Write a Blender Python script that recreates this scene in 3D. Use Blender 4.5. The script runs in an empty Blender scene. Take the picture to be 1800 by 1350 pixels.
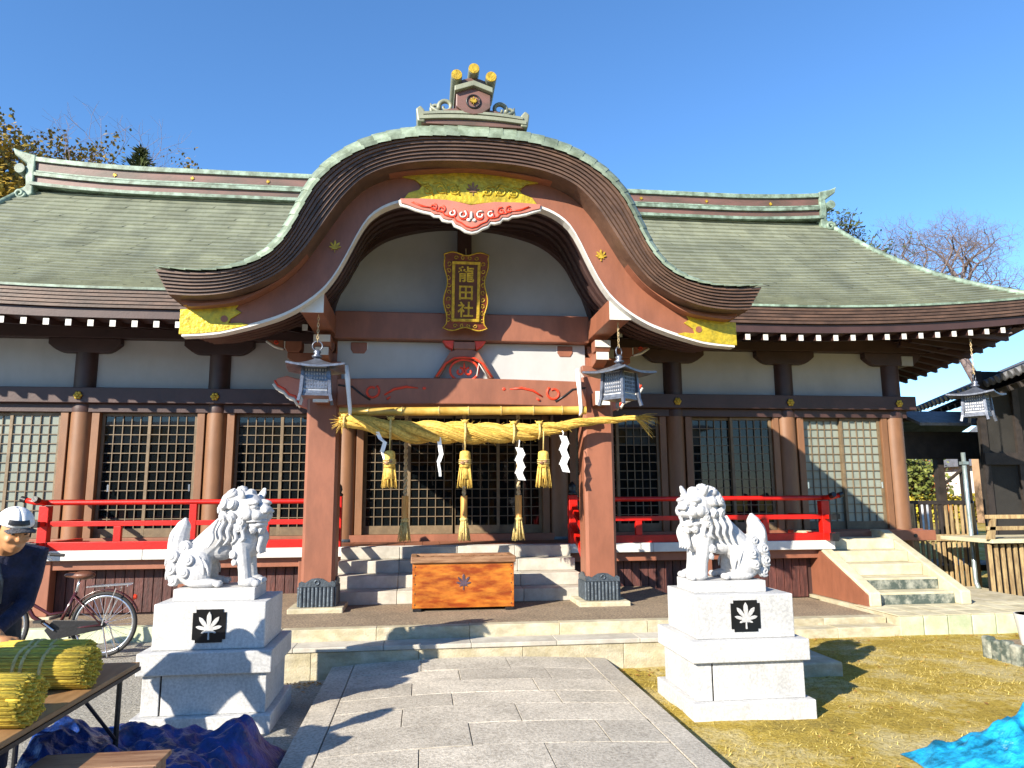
import bpy, bmesh, math, random
from mathutils import Vector, Matrix, noise as mnoise
random.seed(7)
R = math.radians
scene = bpy.context.scene
COL = scene.collection

# ------------------------------------------------------------------ camera
cam_d = bpy.data.cameras.new("camera"); cam = bpy.data.objects.new("camera", cam_d); COL.objects.link(cam)
YAW, PIT, ROL = 0.1216, 0.1544, -0.0061
F = Vector((math.sin(YAW)*math.cos(PIT), math.cos(YAW)*math.cos(PIT), math.sin(PIT)))
Rv = Vector((math.cos(YAW), -math.sin(YAW), 0)); Uv = Rv.cross(F)
R2 = math.cos(ROL)*Rv + math.sin(ROL)*Uv; U2 = -math.sin(ROL)*Rv + math.cos(ROL)*Uv
mw = Matrix((R2, U2, -F)).transposed().to_4x4(); mw.translation = Vector((-0.4753, -11.3112, 1.5))
cam.matrix_world = mw
cam_d.sensor_width = 36; cam_d.lens = 1283.6/1800*36; cam_d.clip_start = .05; cam_d.clip_end = 2000
scene.camera = cam

# ------------------------------------------------------------------ sky, sun, exposure
SUNV = Vector((1.5, 1.35, -1.0)).normalized()          # the way the light travels
elev = math.asin(-SUNV.z); tosun = -SUNV
world = bpy.data.worlds.new("World"); scene.world = world; world.use_nodes = True
wn = world.node_tree.nodes; wl = world.node_tree.links; wn.clear()
sky = wn.new("ShaderNodeTexSky"); sky.sky_type = 'NISHITA'; sky.sun_disc = False
sky.sun_elevation = elev; sky.sun_rotation = math.atan2(tosun.x, tosun.y)
sky.altitude = 0; sky.air_density = 1.0; sky.dust_density = 0.0; sky.ozone_density = 6.0
bg = wn.new("ShaderNodeBackground"); bg.inputs[1].default_value = 0.118
wo = wn.new("ShaderNodeOutputWorld"); hsv = wn.new("ShaderNodeHueSaturation"); hsv.inputs["Saturation"].default_value = 1.07
wl.new(sky.outputs[0], hsv.inputs["Color"]); wl.new(hsv.outputs[0], bg.inputs[0]); wl.new(bg.outputs[0], wo.inputs[0])
sun_d = bpy.data.lights.new("sun", 'SUN'); sun_d.energy = 5.0; sun_d.angle = R(.5); sun_d.color = (1, .91, .77)
sun = bpy.data.objects.new("sun", sun_d); COL.objects.link(sun)
sun.rotation_euler = SUNV.to_track_quat('-Z', 'Y').to_euler(); sun.location = (-8, -20, 14)
scene.view_settings.view_transform = 'Standard'; scene.view_settings.look = 'None'
scene.view_settings.exposure = 1.2; scene.view_settings.gamma = 1.0

# ------------------------------------------------------------------ materials
def M(name, col, rough=.6, metal=0.0, var=.18, scale=6.0, bump=.15, bscale=45.0, col2=None, stretch=(1, 1, 1), rnd=.12, spec=.5, detail=5, coat=0, mask=(.38, .62), stain=0.0, sscale=1.4, sstretch=(1, 1, 1), island=0.0):
    m = bpy.data.materials.new(name); m.use_nodes = True
    nt = m.node_tree; N = nt.nodes; L = nt.links; b = N["Principled BSDF"]
    b.inputs["Roughness"].default_value = rough; b.inputs["Metallic"].default_value = metal
    b.inputs["Specular IOR Level"].default_value = spec
    if coat: b.inputs["Coat Weight"].default_value = coat; b.inputs["Coat Roughness"].default_value = .15
    tc = N.new("ShaderNodeTexCoord"); mp = N.new("ShaderNodeMapping"); mp.inputs["Scale"].default_value = stretch
    oi = N.new("ShaderNodeObjectInfo"); va = N.new("ShaderNodeVectorMath"); va.operation = 'SCALE'
    cm = N.new("ShaderNodeCombineXYZ")
    for i in range(3): L.new(oi.outputs["Random"], cm.inputs[i])
    va.inputs["Scale"].default_value = 7.0; L.new(cm.outputs[0], va.inputs[0])
    ad = N.new("ShaderNodeVectorMath"); ad.operation = 'ADD'
    L.new(tc.outputs["Object"], ad.inputs[0]); L.new(va.outputs[0], ad.inputs[1]); L.new(ad.outputs[0], mp.inputs[0])
    n1 = N.new("ShaderNodeTexNoise"); n1.inputs["Scale"].default_value = scale; n1.inputs["Detail"].default_value = detail; n1.inputs["Roughness"].default_value = .65
    L.new(mp.outputs[0], n1.inputs["Vector"])
    cr = N.new("ShaderNodeValToRGB"); cr.color_ramp.elements[0].position = mask[0]; cr.color_ramp.elements[1].position = mask[1]
    if col2 is None: col2 = tuple(c*(1-2*var) for c in col)
    cr.color_ramp.elements[0].color = (*col2, 1); cr.color_ramp.elements[1].color = (*col, 1)
    L.new(n1.outputs["Fac"], cr.inputs[0])
    hs = N.new("ShaderNodeHueSaturation"); mr = N.new("ShaderNodeMapRange")
    mr.inputs["To Min"].default_value = 1-rnd; mr.inputs["To Max"].default_value = 1+rnd
    L.new(oi.outputs["Random"], mr.inputs["Value"]); L.new(mr.outputs[0], hs.inputs["Value"])
    src = cr.outputs[0]
    if stain:
        m2 = N.new("ShaderNodeMapping"); m2.inputs["Scale"].default_value = sstretch; L.new(ad.outputs[0], m2.inputs[0])
        n3 = N.new("ShaderNodeTexNoise"); n3.inputs["Scale"].default_value = sscale; n3.inputs["Detail"].default_value = 7; n3.inputs["Roughness"].default_value = .7
        L.new(m2.outputs[0], n3.inputs["Vector"])
        r3 = N.new("ShaderNodeMapRange"); r3.inputs["From Min"].default_value = .36; r3.inputs["From Max"].default_value = .60; r3.inputs["To Min"].default_value = 1-stain; r3.inputs["To Max"].default_value = 1.0
        L.new(n3.outputs["Fac"], r3.inputs["Value"])
        h3 = N.new("ShaderNodeHueSaturation"); L.new(src, h3.inputs["Color"]); L.new(r3.outputs[0], h3.inputs["Value"]); src = h3.outputs[0]
    if island:
        ge = N.new("ShaderNodeNewGeometry"); r4 = N.new("ShaderNodeMapRange"); r4.inputs["To Min"].default_value = 1-island; r4.inputs["To Max"].default_value = 1+island
        L.new(ge.outputs["Random Per Island"], r4.inputs["Value"])
        h4 = N.new("ShaderNodeHueSaturation"); L.new(src, h4.inputs["Color"]); L.new(r4.outputs[0], h4.inputs["Value"]); src = h4.outputs[0]
    L.new(src, hs.inputs["Color"]); L.new(hs.outputs[0], b.inputs["Base Color"])
    if bump:
        n2 = N.new("ShaderNodeTexNoise"); n2.inputs["Scale"].default_value = bscale; n2.inputs["Detail"].default_value = 4
        L.new(mp.outputs[0], n2.inputs["Vector"])
        bp = N.new("ShaderNodeBump"); bp.inputs["Strength"].default_value = bump; bp.inputs["Distance"].default_value = .02
        L.new(n2.outputs["Fac"], bp.inputs["Height"]); L.new(bp.outputs[0], b.inputs["Normal"])
    return m

MT = {}
MT['brown'] = M("brown_paint", (.27, .10, .055), .5, var=.06, scale=3, bump=.08, bscale=60, rnd=.07, stretch=(3, 3, 1), stain=.22, sscale=2.2, sstretch=(1.5, 1.5, .5))
MT['browncol'] = M("olive_brown_paint", (.22, .105, .05), .5, var=.06, scale=3, bump=.08, bscale=60, rnd=.07, stretch=(3, 3, 1), stain=.22, sscale=2.2, sstretch=(1.5, 1.5, .5))
MT['brown_shade'] = M("shade_toned_brown_paint", (.062, .030, .026), .5, var=.12, scale=3, bump=.08, rnd=.1, stain=.2)  # same brown paint with the under-eave shade put into its colour
MT['edgeboard'] = M("weathered_copper_edge", (.125, .070, .045), .5, var=.2, scale=4, bump=.1, rnd=.16, stretch=(.7, 1, 1), stain=.35, sscale=3.5)
MT['copper'] = M("green_copper", (.26, .275, .195), .5, metal=.1, scale=1.2, bump=.1, bscale=30, col2=(.19, .205, .15), stretch=(1, .8, .8), rnd=.05, stain=.22, sscale=1.1, sstretch=(2.2, .4, .4), island=.11)
MT['copper_lt'] = M("pale_green_copper", (.30, .37, .27), .45, metal=.1, scale=7, bump=.1, col2=(.16, .20, .13), rnd=.2, stain=.3)
MT['patina'] = M("pale_patina", (.27, .37, .29), .5, scale=7, bump=.08, col2=(.12, .16, .11), rnd=.08, stain=.4, sscale=3)
MT['ridgebrown'] = M("ridge_copper_brown", (.15, .075, .06), .45, scale=4, bump=.08, col2=(.075, .05, .035), stretch=(.3, 1, 1))
MT['white'] = M("white_paint", (.66, .645, .60), .5, var=.04, scale=5, bump=.05, rnd=.04, stain=.14, sscale=3)
MT['plaster'] = M("white_plaster", (.42, .42, .415), .85, var=.03, scale=2.5, bump=.05, rnd=.02, stain=.14, sscale=.9, sstretch=(1, 1, .5))
MT['red'] = M("vermilion_paint", (.62, .010, .004), .4, var=.14, scale=5, bump=.08, rnd=.08, stain=.25, sscale=3)
MT['redline'] = M("red_carving_paint", (.70, .045, .012), .5, var=.1, scale=12, bump=.05, rnd=.05)
MT['black'] = M("black_metal", (.012, .012, .014), .4, var=.2, scale=10, bump=.1, rnd=.1)
MT['gold'] = M("gilt_metal", (.66, .47, .03), .4, metal=.35, scale=18, bump=.5, bscale=24, col2=(.36, .29, .03), mask=(.3, .6), rnd=.04, stain=.3, sscale=5)
MT['goldmark'] = M("gold_leaf", (.58, .38, .035), .4, metal=.35, var=.2, scale=20, bump=.3, rnd=.1)
MT['greyshoe'] = M("grey_blue_metal", (.11, .135, .16), .42, metal=.5, var=.2, scale=14, bump=.3, rnd=.08)
MT['lantern'] = M("lantern_metal", (.17, .19, .24), .38, metal=.55, var=.2, scale=14, bump=.15, rnd=.08)
MT['lanternglow'] = M("lantern_paper", (.85, .86, .88), .7, var=.03, scale=8, bump=.0, rnd=.02)
MT['box'] = M("polished_zelkova", (.56, .19, .02), .32, scale=2.6, bump=.06, col2=(.27, .045, .004), stretch=(1.3, 3, 4.5), rnd=.05, coat=.25, stain=.3, sscale=4, sstretch=(.7, 1, 5))
MT['boxtrim'] = M("old_box_wood", (.30, .17, .09), .5, scale=5, bump=.1, col2=(.16, .07, .03), stretch=(.6, 4, 4), rnd=.08)
MT['straw'] = M("rice_straw", (.70, .475, .10), .7, scale=30, bump=.4, bscale=60, col2=(.45, .27, .045), rnd=.08, island=.3)
MT['strawpale'] = M("pale_straw", (.62, .48, .19), .7, scale=40, bump=.4, bscale=70, col2=(.42, .30, .09), rnd=.08, island=.28)
MT['bundle'] = M("yellow_straw_bundle", (.66, .49, .05), .7, scale=22, bump=.3, bscale=50, col2=(.42, .29, .03), stretch=(1, 7, 7), rnd=.08, island=.35)
MT['bamboo'] = M("bamboo", (.62, .42, .10), .32, scale=7, bump=.04, col2=(.50, .30, .05), rnd=.04, stain=.25)
MT['rope'] = M("hemp_rope", (.62, .50, .30), .8, scale=30, bump=.7, col2=(.4, .28, .13), rnd=.1)
MT['tubewood'] = M("pale_wood_tube", (.66, .36, .09), .45, scale=8, bump=.05, col2=(.50, .24, .05), stretch=(3, 3, .6), rnd=.06)
MT['paper'] = M("white_paper", (.86, .86, .86), .7, var=.02, bump=.0, rnd=.02)
MT['granite'] = M("pale_granite", (.56, .56, .545), .6, scale=55, bump=.12, bscale=140, col2=(.42, .42, .415), detail=3, rnd=.04, stain=.22, sscale=2.6, sstretch=(1, 1, .6))
MT['marble'] = M("carved_white_granite", (.54, .54, .54), .6, scale=55, bump=.06, bscale=120, col2=(.44, .44, .445), detail=2, rnd=.02, stain=.15, sscale=4)
MT['paving'] = M("grey_granite_paving", (.56, .51, .42), .8, scale=45, bump=.35, bscale=90, col2=(.30, .265, .21), detail=5, rnd=.13, mask=(.33, .6), stain=.25, sscale=2.4)
MT['kerb'] = M("weathered_concrete", (.52, .47, .34), .85, scale=6, bump=.3, bscale=60, col2=(.42, .365, .23), rnd=.06, stain=.3, sscale=4, sstretch=(1, 1, 2.5))
MT['step'] = M("pale_step_stone", (.50, .47, .40), .75, scale=7, bump=.15, bscale=80, col2=(.40, .37, .31), rnd=.07, stain=.2, sscale=2.5)
MT['sidestep'] = M("cream_concrete", (.58, .53, .37), .75, scale=4, bump=.15, bscale=60, col2=(.46, .41, .26), rnd=.04, stain=.25, sscale=2.5)
MT['mossy'] = M("mossy_concrete", (.36, .36, .29), .85, scale=7, bump=.4, bscale=50, col2=(.055, .075, .062), rnd=.05, mask=(.42, .68))
MT['tilegreen'] = M("green_stained_tile", (.52, .53, .38), .8, scale=4, bump=.2, bscale=60, col2=(.36, .41, .25), rnd=.1)
MT['aggregate'] = M("exposed_aggregate", (.36, .275, .175), .85, scale=42, bump=.7, bscale=90, col2=(.15, .11, .075), detail=5, rnd=.03, stain=.3, sscale=1.6)
MT['plank'] = M("dark_red_plank", (.105, .034, .026), .6, scale=9, bump=.4, bscale=30, col2=(.05, .017, .014), stretch=(3, 3, .5), rnd=.3)
MT['lattice'] = M("lattice_wood", (.17, .125, .075), .55, var=.15, scale=8, bump=.1, rnd=.08)
MT['sash'] = M("sash_wood", (.19, .135, .075), .55, var=.15, scale=8, bump=.1, rnd=.1, stain=.25)
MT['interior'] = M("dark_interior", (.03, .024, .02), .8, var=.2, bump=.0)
MT['blackstone'] = M("black_polished_stone", (.006, .006, .007), .3, var=.2, bump=.0, rnd=.0)
MT['tile_roof'] = M("grey_roof_tile", (.15, .155, .165), .5, scale=8, bump=.2, col2=(.08, .08, .085), rnd=.25)
MT['darkwood'] = M("dark_old_wood_and_slat_shade", (.030, .022, .018), .7, var=.25, scale=6, bump=.2, rnd=.15)
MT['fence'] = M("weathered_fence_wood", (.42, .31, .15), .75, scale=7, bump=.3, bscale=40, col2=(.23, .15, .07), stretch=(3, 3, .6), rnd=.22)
MT['pipe'] = M("galvanised_pipe", (.33, .40, .40), .4, metal=.6, var=.15, scale=9, bump=.1)
MT['greywall'] = M("shaded_grey_wall", (.022, .020, .017), .85, var=.15, scale=3, bump=.15)  # near-black tone stands in for roof shade that misses this wall
MT['bark'] = M("bark", (.13, .085, .05), .85, scale=9, bump=.6, bscale=25, col2=(.06, .04, .025), stretch=(2, 2, .6))
MT['twig'] = M("bare_twigs", (.22, .165, .155), .8, var=.2, scale=9, bump=.2)
MT['leafy'] = M("autumn_leaf_yellow", (.30, .185, .012), .6, scale=1.3, bump=.0, col2=(.14, .11, .010), rnd=.1, island=.4)
MT['leafg'] = M("dark_evergreen_leaf", (.055, .075, .018), .6, scale=1.5, bump=.0, col2=(.02, .03, .01), rnd=.1)
MT['leaff'] = M("yellow_green_leaf", (.17, .19, .025), .6, scale=1.2, bump=.0, col2=(.07, .09, .015), rnd=.15)
MT['leafo'] = M("orange_leaf", (.42, .14, .02), .6, scale=1.2, bump=.0, col2=(.20, .07, .015), rnd=.15)
MT['tyre'] = M("tyre_rubber", (.015, .015, .016), .7, var=.2, scale=20, bump=.1)
MT['chrome'] = M("chrome", (.75, .76, .78), .2, metal=.9, var=.05, bump=.0)
MT['bikeframe'] = M("dark_red_enamel", (.06, .012, .012), .25, var=.1, bump=.0, coat=.5)
MT['saddle'] = M("brown_leather", (.16, .06, .03), .45, var=.2, scale=12, bump=.2)
MT['tabletop'] = M("brown_laminate", (.30, .17, .075), .45, scale=5, bump=.05, col2=(.22, .12, .05), stretch=(4, .8, 1))
MT['tarp'] = M("blue_tarpaulin", (.010, .042, .22), .38, var=.3, scale=9, bump=.5, bscale=45, rnd=.0)
MT['tarpc'] = M("cyan_tarpaulin", (.015, .36, .66), .35, var=.4, scale=7, bump=.5, bscale=45, rnd=.0)
MT['navy'] = M("navy_cloth", (.012, .016, .05), .85, var=.25, scale=20, bump=.4, bscale=60)
MT['trouser'] = M("dark_trousers", (.03, .03, .035), .85, var=.2, scale=20, bump=.3)
MT['skin'] = M("skin", (.52, .25, .11), .5, var=.08, scale=10, bump=.05)
MT['capwhite'] = M("white_cap_cloth", (.78, .78, .77), .8, var=.04, scale=20, bump=.15, bscale=90)
MT['capgrey'] = M("grey_hair", (.10, .10, .11), .8, var=.3, scale=60, bump=.5, bscale=120)
MT['house_w'] = M("house_wall_white", (.72, .70, .66), .85, var=.06, scale=1.5, bump=.05)
MT['house_t'] = M("house_wall_tan", (.42, .27, .16), .85, var=.08, scale=1.5, bump=.05)
MT['house_r'] = M("house_roof_grey", (.15, .16, .19), .6, var=.15, scale=3, bump=.1)
MT['winglass'] = M("dark_window", (.02, .025, .03), .1, var=.1, bump=.0)
for k, c in dict(b_red=(.62, .03, .03), b_orange=(.72, .2, .02), b_blue=(.03, .16, .5), b_green=(.06, .4, .05), b_white=(.8, .8, .82)).items():
    MT[k] = M("painted_"+k[2:], c, .6, var=.1, bump=.05)

def glass_mat(name, tint, mix, rough):
    m = bpy.data.materials.new(name); m.use_nodes = True; N = m.node_tree.nodes; L = m.node_tree.links
    b = N["Principled BSDF"]; b.inputs["Base Color"].default_value = (*tint, 1); b.inputs["Roughness"].default_value = rough
    b.inputs["Specular IOR Level"].default_value = .7
    t = N.new("ShaderNodeBsdfTransparent"); t.inputs[0].default_value = (.75, .78, .78, 1)
    mx = N.new("ShaderNodeMixShader"); mx.inputs[0].default_value = mix
    nz = N.new("ShaderNodeTexNoise"); nz.inputs["Scale"].default_value = 1.3
    bp = N.new("ShaderNodeBump"); bp.inputs["Strength"].default_value = .05; bp.inputs["Distance"].default_value = .02
    L.new(nz.outputs["Fac"], bp.inputs["Height"]); L.new(bp.outputs[0], b.inputs["Normal"])
    L.new(t.outputs[0], mx.inputs[1]); L.new(b.outputs[0], mx.inputs[2]); L.new(mx.outputs[0], N["Material Output"].inputs[0])
    return m
MT['glass'] = glass_mat("window_glass", (.006, .008, .009), .7, .02)
MT['frost'] = M("frosted_glass", (.25, .28, .235), .3, var=.06, scale=2, bump=.02, rnd=.08, stain=.2)

# ------------------------------------------------------------------ mesh helpers
WL = {}
def wloc(o): return WL.get(o.name, Vector((0, 0, 0))) if o else Vector((0, 0, 0))

class MB:
    def __init__(s): s.v = []; s.f = []
    def add(s, vs, fs):
        n = len(s.v); s.v += [Vector(p) for p in vs]; s.f += [tuple(i+n for i in f) for f in fs]; return s
    def box(s, x0, x1, y0, y1, z0, z1):
        return s.add([(x0, y0, z0), (x1, y0, z0), (x1, y1, z0), (x0, y1, z0), (x0, y0, z1), (x1, y0, z1), (x1, y1, z1), (x0, y1, z1)],
                     [(0, 3, 2, 1), (4, 5, 6, 7), (0, 1, 5, 4), (1, 2, 6, 5), (2, 3, 7, 6), (3, 0, 4, 7)])
    def beam(s, p0, p1, w, h, up=(0, 0, 1)):
        p0 = Vector(p0); p1 = Vector(p1); d = (p1-p0).normalized(); u = Vector(up)
        sd = d.cross(u).normalized(); u = sd.cross(d).normalized()
        vs = [p + sd*a*w/2 + u*b*h/2 for p in (p0, p1) for a, b in ((-1, -1), (1, -1), (1, 1), (-1, 1))]
        return s.add(vs, [(0, 1, 2, 3), (7, 6, 5, 4), (0, 4, 5, 1), (1, 5, 6, 2), (2, 6, 7, 3), (3, 7, 4, 0)])
    def prism(s, poly, y0, y1, axis='y'):
        n = len(poly)
        def mk(a, b, t):
            return {'y': (a, t, b), 'x': (t, a, b), 'z': (a, b, t)}[axis]
        vs = [mk(a, b, y0) for a, b in poly] + [mk(a, b, y1) for a, b in poly]
        fs = [tuple(range(n)), tuple(range(2*n-1, n-1, -1))] + [(i, n+i, n+(i+1) % n, (i+1) % n) for i in range(n)]
        return s.add(vs, fs)
    def tube(s, pts, rad, n=8, cap=True, closed=False, flat=1.0):
        pts = [Vector(p) for p in pts]; m = len(pts)
        if not hasattr(rad, '__len__'): rad = [rad]*m
        base = len(s.v); nrm = None
        for i, p in enumerate(pts):
            if closed: t = pts[(i+1) % m]-pts[i-1]
            else: t = pts[min(i+1, m-1)]-pts[max(i-1, 0)]
            if t.length < 1e-9: t = Vector((0, 0, 1))
            t.normalize()
            if nrm is None:
                a = Vector((0, 0, 1)) if abs(t.z) < .9 else Vector((1, 0, 0)); nrm = (a-t*a.dot(t)).normalized()
            else:
                nrm = nrm-t*nrm.dot(t)
                if nrm.length < 1e-6: nrm = t.orthogonal()
                nrm.normalize()
            bn = t.cross(nrm)
            for k in range(n):
                a = 2*math.pi*k/n; s.v.append(p+nrm*math.cos(a)*rad[i]*flat+bn*math.sin(a)*rad[i])
        for i in range(m if closed else m-1):
            j = (i+1) % m
            for k in range(n):
                s.f.append((base+i*n+k, base+i*n+(k+1) % n, base+j*n+(k+1) % n, base+j*n+k))
        if cap and not closed:
            s.f.append(tuple(base+k for k in range(n-1, -1, -1))); s.f.append(tuple(base+(m-1)*n+k for k in range(n)))
        return s
    def cyl(s, p0, p1, r0, r1=None, n=16): return s.tube([p0, p1], [r0, r0 if r1 is None else r1], n)
    def lathe(s, prof, c=(0, 0, 0), n=20):
        return s.tube([(c[0], c[1], c[2]+z) for r, z in prof], [max(r, 1e-4) for r, z in prof], n)
    def ell(s, c, r, rot=None, nu=14, nv=9):
        c = Vector(c); r = (r, r, r) if not hasattr(r, '__len__') else r; base = len(s.v)
        def T(p):
            p = Vector((p[0]*r[0], p[1]*r[1], p[2]*r[2]))
            if rot is not None: p = rot @ p
            return c+p
        s.v.append(T((0, 0, -1)))
        for j in range(1, nv):
            ph = -math.pi/2+math.pi*j/nv
            for i in range(nu):
                a = 2*math.pi*i/nu; s.v.append(T((math.cos(ph)*math.cos(a), math.cos(ph)*math.sin(a), math.sin(ph))))
        s.v.append(T((0, 0, 1))); top = len(s.v)-1
        for i in range(nu): s.f.append((base, base+1+(i+1) % nu, base+1+i))
        for j in range(nv-2):
            for i in range(nu):
                a = base+1+j*nu; s.f.append((a+i, a+(i+1) % nu, a+nu+(i+1) % nu, a+nu+i))
        a = base+1+(nv-2)*nu
        for i in range(nu): s.f.append((a+i, a+(i+1) % nu, top))
        return s
    def grid(s, fn, nu, nv):
        base = len(s.v)
        for j in range(nv+1):
            for i in range(nu+1): s.v.append(Vector(fn(i/nu, j/nv)))
        for j in range(nv):
            for i in range(nu):
                a = base+j*(nu+1)+i; s.f.append((a, a+1, a+nu+2, a+nu+1))
        return s
    def mesh(s, name, mat, off=Vector((0, 0, 0)), smooth=False, fixn=True):
        me = bpy.data.meshes.new(name); me.from_pydata([tuple(p-off) for p in s.v], [], s.f); me.update()
        if fixn:
            bm = bmesh.new(); bm.from_mesh(me); bmesh.ops.recalc_face_normals(bm, faces=bm.faces); bm.to_mesh(me); bm.free()
        if mat: me.materials.append(MT[mat] if isinstance(mat, str) else mat)
        if smooth:
            for p in me.polygons: p.use_smooth = True
        return me
    def build(s, name, mat, parent=None, smooth=False, bevel=0, loc=None, fixn=True, autosm=False):
        off = wloc(parent)
        o = bpy.data.objects.new(name, s.mesh(name, mat, Vector(loc) if loc is not None else off, smooth, fixn)); COL.objects.link(o)
        if parent:
            o.parent = parent; WL[o.name] = off
            if loc is not None: o.location = Vector(loc)-off
        elif loc is not None: o.location = loc; WL[o.name] = Vector(loc)
        if bevel:
            b = o.modifiers.new("bevel", 'BEVEL'); b.width = bevel; b.segments = 2; b.limit_method = 'ANGLE'; b.angle_limit = R(35)
        if autosm:
            for p in o.data.polygons: p.use_smooth = True
            bm = bmesh.new(); bm.from_mesh(o.data)
            for e in bm.edges:
                if len(e.link_faces) == 2 and e.calc_face_angle(0) > R(35): e.smooth = False
            bm.to_mesh(o.data); bm.free()
        return o

def inst(o, parent, loc, name=None, rotz=None):
    """another piece that shares o's mesh; loc is its place in the world"""
    c = o.copy(); COL.objects.link(c); c.parent = parent; c.location = Vector(loc)-wloc(parent)
    if rotz is not None: c.rotation_euler = (0, 0, rotz)
    WL[c.name] = Vector(loc); return c
def tag(o, label, cat=None, group=None, kind=None):
    if label: o["label"] = label
    if cat: o["category"] = cat
    if group: o["group"] = group
    if kind: o["kind"] = kind
    return o
def thing(name, label, cat, loc=(0, 0, 0), group=None):
    o = bpy.data.objects.new(name, None); COL.objects.link(o); o.location = loc; o.empty_display_size = .2
    WL[o.name] = Vector(loc); return tag(o, label, cat, group)
def lerp(a, b, t): return a+(b-a)*t
def interp(tab, x):
    x = abs(x)
    n = len(tab)
    if x <= tab[0][0]: return tab[0][1]
    if x >= tab[-1][0]:
        (x0, z0), (x1, z1) = tab[-2], tab[-1]; return z1+(z1-z0)/(x1-x0)*(x-x1)
    for i in range(n-1):
        if tab[i][0] <= x <= tab[i+1][0]:
            x0, z0 = tab[i]; x1, z1 = tab[i+1]; h = x1-x0; t = (x-x0)/h
            def sl(k):
                if k == 0: return 0.0
                if k == n-1: return (tab[k][1]-tab[k-1][1])/(tab[k][0]-tab[k-1][0])
                return (tab[k+1][1]-tab[k-1][1])/(tab[k+1][0]-tab[k-1][0])
            m0, m1 = sl(i)*h, sl(i+1)*h
            return (2*t**3-3*t*t+1)*z0+(t**3-2*t*t+t)*m0+(-2*t**3+3*t*t)*z1+(t**3-t*t)*m1
def maple(cx, cz, size):
    """outline of a seven-lobed maple leaf in the x-z plane, stalk down"""
    angs = [(-24, .46), (14, .74), (52, .9), (90, 1.0), (128, .9), (166, .74), (204, .46)]
    pts = []
    for a, l in angs:
        for da, rr in ((-19, .28), (-14, .55), (-8.5, .80), (-3, .93), (0, 1.0), (3, .93), (8.5, .80), (14, .55), (19, .28)):
            rad = l*rr if rr > .3 else .24
            pts.append((cx+size*rad*math.cos(R(a+da)), cz+size*rad*math.sin(R(a+da))))
    pts += [(cx-size*.035, cz-size*.16), (cx-size*.05, cz-size*.55), (cx+size*.05, cz-size*.55), (cx+size*.035, cz-size*.16)]
    return pts
def spiral(cx, cz, y, r, turns=1.4, a0=0, sgn=1, n=18, rend=.25):
    return [(cx+r*lerp(1, rend, i/n)*math.cos(a0+sgn*turns*2*math.pi*i/n), y, cz+r*lerp(1, rend, i/n)*math.sin(a0+sgn*turns*2*math.pi*i/n)) for i in range(n+1)]

# ================================================================== GROUND
DIRT = -.11
def ground_mat():
    m = bpy.data.materials.new("dirt_and_dry_grass"); m.use_nodes = True; N = m.node_tree.nodes; L = m.node_tree.links
    b = N["Principled BSDF"]; b.inputs["Roughness"].default_value = .95; b.inputs["Specular IOR Level"].default_value = .1
    tc = N.new("ShaderNodeTexCoord")
    def nz(sc, d=5, r=.6):
        n = N.new("ShaderNodeTexNoise"); n.inputs["Scale"].default_value = sc; n.inputs["Detail"].default_value = d; n.inputs["Roughness"].default_value = r
        L.new(tc.outputs["Object"], n.inputs["Vector"]); return n
    def ramp(n, e):
        c = N.new("ShaderNodeValToRGB"); L.new(n.outputs["Fac"], c.inputs[0])
        c.color_ramp.elements[0].position, c.color_ramp.elements[0].color = e[0][0], (*e[0][1], 1)
        c.color_ramp.elements[1].position, c.color_ramp.elements[1].color = e[-1][0], (*e[-1][1], 1)
        for p, q in e[1:-1]: k = c.color_ramp.elements.new(p); k.color = (*q, 1)
        return c
    big = ramp(nz(1.6, 8, .75), [(.34, (.26, .20, .05)), (.48, (.40, .30, .06)), (.56, (.46, .38, .16)), (.68, (.52, .46, .27))])
    fine = ramp(nz(34, 5, .8), [(.32, (.30, .26, .14)), (.52, (1, .95, .85)), (.75, (1.0, 1.0, 1.0))])
    mx = N.new("ShaderNodeMix"); mx.data_type = 'RGBA'; mx.blend_type = 'MULTIPLY'; mx.inputs[0].default_value = .9
    L.new(big.outputs[0], mx.inputs[6]); L.new(fine.outputs[0], mx.inputs[7])
    # the left of the approach is grey grit
    gx = N.new("ShaderNodeSeparateXYZ"); L.new(tc.outputs["Object"], gx.inputs[0])
    mr = N.new("ShaderNodeMapRange"); mr.inputs["From Min"].default_value = -1.2; mr.inputs["From Max"].default_value = .2
    L.new(gx.outputs["X"], mr.inputs["Value"])
    grit = ramp(nz(60, 3, .7), [(.3, (.16, .15, .12)), (.6, (.38, .36, .31)), (.8, (.5, .48, .44))])
    m2 = N.new("ShaderNodeMix"); m2.data_type = 'RGBA'; L.new(mr.outputs[0], m2.inputs[0]); L.new(grit.outputs[0], m2.inputs[6]); L.new(mx.outputs[2], m2.inputs[7])
    L.new(m2.outputs[2], b.inputs["Base Color"])
    bp = N.new("ShaderNodeBump"); bp.inputs["Strength"].default_value = .7; bp.inputs["Distance"].default_value = .03
    L.new(nz(30, 5, .7).outputs["Fac"], bp.inputs["Height"]); L.new(bp.outputs[0], b.inputs["Normal"])
    return m
MT['ground'] = ground_mat()
def gfn(u, v):
    # fine in front of the hall, coarse to the horizon
    def w(t, a, b): return lerp(a, b, t)
    x = (u-.5)*2; y = (v-.5)*2
    X = math.copysign(abs(x)*9+abs(x)**7*600, x); Y = -5+math.copysign(abs(y)*9+abs(y)**7*600, y)
    h = 0
    if abs(X) < 14 and abs(Y) < 18: h = .035*(mnoise.noise(Vector((X*.8, Y*.8, 0))))+.012*mnoise.noise(Vector((X*4, Y*4, 3)))
    return (X, Y, DIRT+h-.012)
g = MB().grid(gfn, 160, 160).build("ground", 'ground', smooth=True, fixn=False); tag(g, None, kind="structure")

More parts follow.
